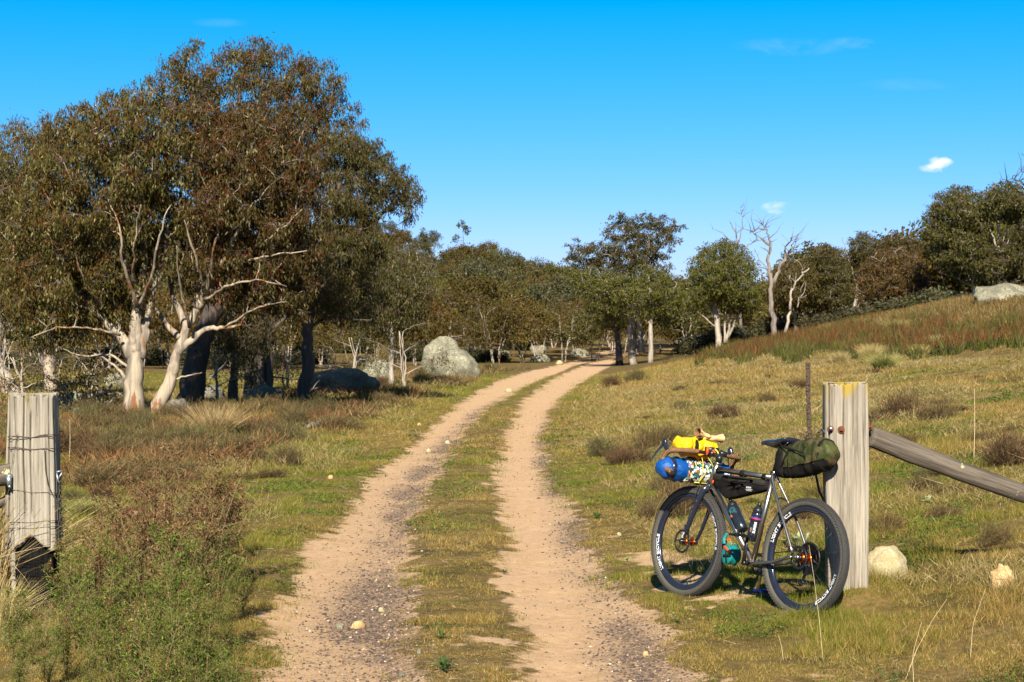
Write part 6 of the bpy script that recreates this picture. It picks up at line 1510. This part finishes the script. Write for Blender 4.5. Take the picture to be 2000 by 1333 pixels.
def slab(outline, half, r=None, rings=((0, 1.), (.72, 1.), (.93, .975), (1.05, .90), (1.14, .6), (1.17, .25)), n=80, puck=.004, seed=1):
    """a padded flat bag: outline in (u, w), rounded edges, real thickness"""
    P = np.array(outline, float); P = np.vstack([P, P[:1]]); s = np.concatenate([[0], np.cumsum(np.linalg.norm(np.diff(P, axis=0), axis=1))]); t = np.linspace(0, s[-1], n, endpoint=False)
    Q = np.stack([np.interp(t, s, P[:, j]) for j in (0, 1)], 1)
    for _ in range(2): Q = (np.roll(Q, 1, 0) + 2 * Q + np.roll(Q, -1, 0)) / 4
    c = Q.mean(0); V = []; rg = [(-a, b) for a, b in rings[::-1]] + list(rings[1:])
    for a, b in rg:
        q = c + (Q - c) * b; V.append(np.stack([q[:, 0], np.full(n, a * half) + puck * (vnoise(q[:, 0] * 28, q[:, 1] * 28 + seed, 5) - .5) * np.sign(a) * 2, q[:, 1]], -1))
    k = len(V); m = MB(); i = np.arange(k - 1)[:, None] * n; j = np.arange(n)[None]; m.add(np.concatenate(V), np.stack([i + j, i + n + j, i + n + (j + 1) % n, i + (j + 1) % n], -1).reshape(-1, 4), [list(range(n))[::-1]], [list(range((k - 1) * n, k * n))]); return m
fb = bthing('frame_bag', 'black wedge frame bag hanging under the top tube', 'bag')
slab([(.905, .470), (.75, .466), (.60, .461), (.45, .458), (.392, .455), (.378, .395), (.50, .366), (.64, .334), (.735, .312), (.765, .312), (.83, .35), (.90, .415)], .034, puck=.007).build('body', M_NYL, fb)
slab([(.900, .468), (.60, .459), (.395, .453), (.388, .425), (.60, .420), (.90, .424)], .0375, rings=((0, 1.), (.9, 1.), (1.08, .97), (1.12, .6)), puck=.002).build('upper_panel', M_NYL2, fb)
m = MB(); m.tube(np.array([[.895, .0400, .424], [.60, .0415, .4195], [.395, .0400, .4245]]), .0022, 6); m.build('zip', M_BLK, fb)
m = MB(); m.tube(spl([(.886, .040, .424), (.889, .046, .405), (.878, .047, .402), (.880, .041, .422)], 14, 2), .0022, 6); m.build('zip_pull', M_REDOR, fb)
for u in (.865, .64, .425):
    m = MB(); t_ = circ(28); wc = .477 + (u - .36) * .04; P = np.stack([np.full(28, u), .0215 * np.cos(t_) * np.where(np.sin(t_) < 0, 1.45, 1), wc + .0215 * np.sin(t_) - .004], -1); 
    Vv = np.concatenate([P + [du, 0, 0] for du in (-.018, .018)] + [P * [1, 1.06, 1] + [du, 0, .001 * 0] for du in (.018, -.018)]); j = np.arange(28); 
    m.add(Vv, *[np.stack([a * 28 + j, a * 28 + (j + 1) % 28, ((a + 1) % 4) * 28 + (j + 1) % 28, ((a + 1) % 4) * 28 + j], 1) for a in range(4)]); m.build('strap', M_NYL, fb)
lb = MB()
V, Fs = text_mesh('ROGEAR', 1.0, .03); V = V / V[:, 1].max() * .011; lb.add(np.stack([.552 - V[:, 0] * .85, np.full(len(V), .0452), .392 + V[:, 1]], -1), *Fs)
for k, (a, b) in enumerate([(.556, .492), (.548, .499)]): lb.box(((a + b) / 2, .0448, .385 - k * .008), (a - b, .0008, .0022))
lb.build('lettering', M_WHT, fb, smooth=False)

sb = bthing('saddle_bag', 'green camouflage saddle bag strapped behind the saddle and touching the post', 'bag')
ST = [(.315, .535, .600, .018), (.300, .505, .640, .032), (.26, .486, .672, .046), (.20, .486, .700, .056), (.13, .494, .722, .064), (.06, .505, .742, .070), (-.01, .520, .754, .074), (-.06, .536, .752, .075), (-.105, .555, .732, .070), (-.14, .580, .712, .060), (-.162, .604, .692, .044), (-.174, .632, .670, .022)]
def loft(ST, K=36, pw=.78, scale=1.0, wmax=None, seed=2, puck=.006):
    m = MB(); V = []; S = []
    s = np.linspace(0, len(ST) - 1, len(ST) * 4); ST2 = np.stack([np.interp(s, range(len(ST)), np.array(ST)[:, j]) for j in range(4)], 1)
    for _ in range(3): ST2[1:-1] = (ST2[:-2] + 2 * ST2[1:-1] + ST2[2:]) / 4
    for u, w0, w1, hv in ST2:
        a = circ(K); c, s_ = np.cos(a), np.sin(a); y = hv * np.sign(c) * abs(c) ** pw * scale; z = (w0 + w1) / 2 + (w1 - w0) / 2 * np.sign(s_) * abs(s_) ** pw * scale
        if wmax is not None: z = np.minimum(z, w0 + (w1 - w0) * wmax)
        V.append(np.stack([np.full(K, u), y, z], -1))
    V = np.concatenate(V); dn = (vnoise(V[:, 0] * 30, V[:, 2] * 34 + seed, 6) - .5) * puck; V[:, 1] += np.sign(V[:, 1]) * dn * 2; V[:, 2] += (vnoise(V[:, 0] * 26, V[:, 1] * 40, 7) - .5) * puck
    n = len(ST2); i = np.arange(n - 1)[:, None] * K; j = np.arange(K)[None]; m.add(V, np.stack([i + j, i + K + j, i + K + (j + 1) % K, i + (j + 1) % K], -1).reshape(-1, 4), [list(range(K))], [list(range((n - 1) * K, n * K))[::-1]]); return m
loft(ST, puck=.016).build('body', M_CAMO, sb)
loft([s_ for s_ in ST[:10]], scale=1.035, wmax=.27, puck=.012).build('base_panel', M_NYL, sb)
loft([(.325, .505, .655, .030), (.295, .482, .690, .050), (.262, .480, .690, .058), (.235, .482, .66, .062)], scale=1.03, puck=.004).build('front_panel', M_NYL, sb)
for u, k_ in ((.165, 1), (-.095, 1)):
    a = np.interp(u, [s_[0] for s_ in ST[::-1]], [s_[1] for s_ in ST[::-1]]); b = np.interp(u, [s_[0] for s_ in ST[::-1]], [s_[2] for s_ in ST[::-1]]); hv = np.interp(u, [s_[0] for s_ in ST[::-1]], [s_[3] for s_ in ST[::-1]])
    loft([(u - .011, a, b, hv), (u, a, b, hv), (u + .011, a, b, hv)], scale=1.055, puck=.0).build('strap', M_NYL, sb)
m = MB(); m.tube(spl([(.27, .060, .690), (.20, .074, .665), (.10, .084, .655), (.02, .088, .640)], 20, 2), .006, 8, sx=.4); m.tube(spl([(.165, .075, .66), (.20, .070, .60), (.235, .062, .54)], 14, 2), .005, 8, sx=.4); m.tube(spl([(.02, .088, .645), (-.01, .090, .615)], 6, 1), .004, 6); m.build('side_strap', M_NYL, sb)
m = MB(); m.tube(spl([(-.02, .015, .775), (-.03, .0, .795), (-.045, -.01, .795), (-.05, -.012, .772)], 14, 2), .007, 8); m.build('top_toggle', M_BLK, sb)
m = MB(); m.tube(np.stack([-.02 + .010 * np.cos(circ(16)), np.full(16, .03), .500 + .012 * np.sin(circ(16))], -1), .003, 6, closed=True); m.build('ring', M_CAS, sb)

rb = bthing('roll_bag', 'blue dry roll bag slung under the drop handlebar', 'bag')
def roll(v0, v1, cu, cw, rr, tilt=0., prof=None, K=40, puck=.006, seed=1, n=40, flat=1.):
    vs = np.linspace(v0, v1, n); t = (vs - v0) / (v1 - v0); e = rr * np.clip(np.minimum(t, 1 - t) / .09, 0, 1) ** .45; e = np.maximum(e, rr * .12)
    V = []
    for v_, r_ in zip(vs, e):
        a = circ(K); d = 1 + puck / rr * (vnoise(v_ * 30 + 0 * a, np.cos(a) * 2 + seed, 4) - .5) * 2; V.append(np.stack([cu + r_ * np.cos(a) * d, np.full(K, v_), cw + tilt * v_ + r_ * np.sin(a) * d * flat], -1))
    m = MB(); i = np.arange(n - 1)[:, None] * K; j = np.arange(K)[None]; m.add(np.concatenate(V), np.stack([i + j, i + K + j, i + K + (j + 1) % K, i + (j + 1) % K], -1).reshape(-1, 4), [list(range(K))], [list(range((n - 1) * K, n * K))[::-1]]); return m
roll(-.275, .345, 1.095, .468, .075, puck=.012).build('body', M_BLUE, rb)
roll(.235, .275, 1.095, .468, .0765, n=8).build('band', M_CARB, rb); roll(-.06, .10, 1.100, .490, .078, n=14, flat=.95).build('sling', M_NYL, rb)
m = MB(); m.box((1.0, -.20, .47), (.002, .08, .03)); V, Fs = text_mesh('SEA', 1.0, .04); 
m = MB(); V = V / V[:, 1].max() * .026; th = .25 + (V[:, 1] - .013) / .0745; m.add(np.stack([1.095 - .0765 * np.cos(th - .25), -.165 - V[:, 0], .468 + .0765 * np.sin(th - .25)], -1), *Fs); m.build('lettering', M_WHT, rb, smooth=False)
cp = bthing('pouch', 'small pouch in speckled many-coloured cloth strapped to the blue roll bag', 'pouch')
a_ = np.linspace(R(120), R(238), 22); m = MB(); V = []
for v_ in np.linspace(-.085, .150, 20):
    ed = min(1, (min(v_ + .085, .150 - v_) + .004) / .02) ** .5
    V.append(np.stack([1.095 + (.078 + .022 * ed * np.sin((a_ - a_[0]) / (a_[-1] - a_[0]) * pi) ** .35) * np.cos(a_), np.full(22, v_), .470 + (.078 + .016 * ed) * np.sin(a_)], -1))
i = np.arange(19)[:, None] * 22; j = np.arange(21)[None]; V = np.concatenate(V); n0 = len(V); B_ = V.copy(); B_[:, 0] += .03
q = np.stack([i + j, i + 22 + j, i + 23 + j, i + j + 1], -1).reshape(-1, 4); m.add(V, q[:, ::-1]); m.add(B_, q)
ring = [r_ * 22 for r_ in range(20)] + list(range(19 * 22 + 1, 20 * 22)) + [r_ * 22 + 21 for r_ in range(18, -1, -1)] + list(range(20, 0, -1)); ring = np.array(ring); m.f[4].append(np.stack([ring, np.roll(ring, -1), np.roll(ring, -1) + n0, ring + n0], 1)); m.build('body', M_CONF, cp)
m = MB(); m.tube(spl([(1.00, .060, .565), (.985, .055, .52), (.985, .055, .44), (1.01, .06, .40)], 20, 2), .0022, 6); m.tube(spl([(.99, .050, .60), (.96, .0, .53), (.965, -.02, .50)], 16, 2), .0022, 6); m.tube(np.array([[1.035, .075, .396], [1.03, -.08, .398]]), .0028, 6); m.tube(spl([(.985, .0, .515), (.985, .03, .46), (1.0, .055, .41)], 12, 2), .0018, 6); m.build('cord', M_YCORD, cp)

yb = bthing('handlebar_bag', 'bright yellow bag lying on top of the handlebar', 'bag')
roll(-.085, .235, 1.070, .636, .068, puck=.022, seed=5, flat=.80).build('body', M_YEL, yb); roll(-.06, .215, 1.050, .588, .036, puck=.012, seed=6).build('lower_panel', M_YOR, yb)
roll(.095, .115, 1.070, .636, .0715, n=6, flat=.80).build('strap', M_NYL, yb)
m = MB(); m.box((1.03, .075, .690), (.02, .05, .008)); m.build('buckle', M_BLK, yb)
m = MB(); m.box((.955, .055, .612), (.010, .020, .055)); m.tube(spl([(.945, .02, .62), (.935, .0, .60), (.930, -.005, .565)], 10, 1), .006, 6, sx=.5); tg = m.build('pull_tag', M_REDOR, yb)
m = MB(); m.tube(spl([(.95, .0, .63), (.925, -.01, .61), (.92, -.015, .575)], 12, 2), .0045, 6); m.build('cord_lock', M_YCORD, yb)
m = MB(); m.box((.985, -.005, .622), (.05, .08, .035)); m.tube(np.array([[.975, -.07, .607], [.975, -.15, .605]]), .016, 12); m.build('mount', M_BLK, yb)

def glove(c, dirv, lab, seed):
    r = np.random.default_rng(seed); root = bthing('work_glove', lab, 'glove'); c = np.array(c, float); d = np.array(dirv, float); d /= np.linalg.norm(d)
    K = 24; a = circ(K); side = np.cross(d, A3(0, 0, 1)); side /= np.linalg.norm(side); up = np.cross(side, d)
    st_ = [(-.050, .014, .008, .0), (-.042, .032, .016, .001), (-.018, .038, .020, .002), (.006, .032, .018, .003), (.022, .036, .022, .004), (.040, .043, .027, .005), (.055, .046, .030, .006)]
    V = [c + d * t + up * lift + np.outer(np.cos(a) * w_ * (1 + .10 * np.sin(3 * a + t * 40)), side) + np.outer(np.sin(a) * h_, up) for t, w_, h_, lift in st_]
    V2 = [c + d * t + up * lift + np.outer(np.cos(a) * (w_ - .003), side) + np.outer(np.sin(a) * (h_ - .003), up) for t, w_, h_, lift in st_[::-1][:4]]
    m = MB(); n = len(V); i = np.arange(n - 1)[:, None] * K; j = np.arange(K)[None]; q = np.stack([i + j, i + (j + 1) % K, i + K + (j + 1) % K, i + K + j], -1).reshape(-1, 4); m.add(np.concatenate(V), q, [list(range(K))[::-1]])
    for k in range(4):                                                      # crumpled fingers
        s0 = c - d * .045 + side * (-.020 + .013 * k); e = s0 - d * r.uniform(.030, .045) + up * r.uniform(-.012, .004) + side * r.uniform(-.006, .006); m.tube(spl([s0, (s0 + e) / 2 + up * .006, e], 8, 1), [.008] * 6 + [.0065, .003], 8)
    m.tube(spl([c - side * .022, c - side * .038 - d * .012, c - side * .036 - d * .034], 8, 1), [.008] * 6 + [.006, .003], 8)
    m.build('shell', M_TAN, root)
    l = MB(); n = len(V2); i = np.arange(n - 1)[:, None] * K; l.add(np.concatenate([V[-1]] + V2[:]), np.stack([np.arange(n)[:, None] * K + j, np.arange(n)[:, None] * K + (j + 1) % K, np.arange(n)[:, None] * K + K + (j + 1) % K, np.arange(n)[:, None] * K + K + j], -1).reshape(-1, 4), [list(range(n * K, n * K + K))]); l.build('lining', M_TANIN, root)
glove((1.05, .020, .712), (.15, .9, .18), 'tan leather glove with its cuff opening left, on the yellow bag', 1)
glove((1.03, -.055, .700), (-.25, -.85, .05), 'tan leather glove with its cuff opening right, on the yellow bag', 2)

tp = bthing('pouch', 'teal pouch with orange straps hanging under the down tube', 'pouch')
M2 = roll(-.045, .055, .672, -.045, .050, puck=.008, seed=9, flat=1.25); M2.build('body', M_TEAL, tp)
m = MB(); m.tube(spl([(.71, .045, .0), (.665, .063, -.005), (.63, .055, -.03)], 12, 2), .010, 8, sx=.35); m.tube(spl([(.70, .04, .045), (.67, .05, .055), (.645, .045, .05)], 10, 2), .007, 8, sx=.5); m.build('strap', M_REDOR, tp)
m = MB(); m.tube(spl([(.70, .035, .09), (.715, .045, .055), (.70, .05, .02)], 10, 2), .011, 8, sx=.4); m.build('upper_flap', M_TEAL, tp)
m = MB(); m.tube(spl([(.69, .058, -.055), (.65, .062, -.05), (.625, .05, -.05)], 10, 2), .008, 6, sx=.4); m.tube(spl([(.665, .06, -.02), (.66, .063, -.05), (.65, .058, -.10)], 10, 2), .007, 6, sx=.4); m.build('buckle_strap', M_NYL, tp)

# every base colour scaled down for deeper shade under the raised exposure, foliage most
for mt_ in bpy.data.materials:
    if not mt_.use_nodes: continue
    t_ = mt_.node_tree
    for nd in list(t_.nodes):
        s_ = nd.inputs.get('Base Color') if nd.type == 'BSDF_PRINCIPLED' else nd.inputs[0] if nd.type == 'BSDF_TRANSLUCENT' else None
        if s_ is not None and s_.is_linked:
            src = s_.links[0].from_socket; k_ = {'gum_leaves': .64, 'heath_twigs': .74, 'grass_blades': .77}.get(mt_.name, .80); t_.links.new(mixc(t_, 1., src, (k_, k_, k_), 'MULTIPLY'), s_)
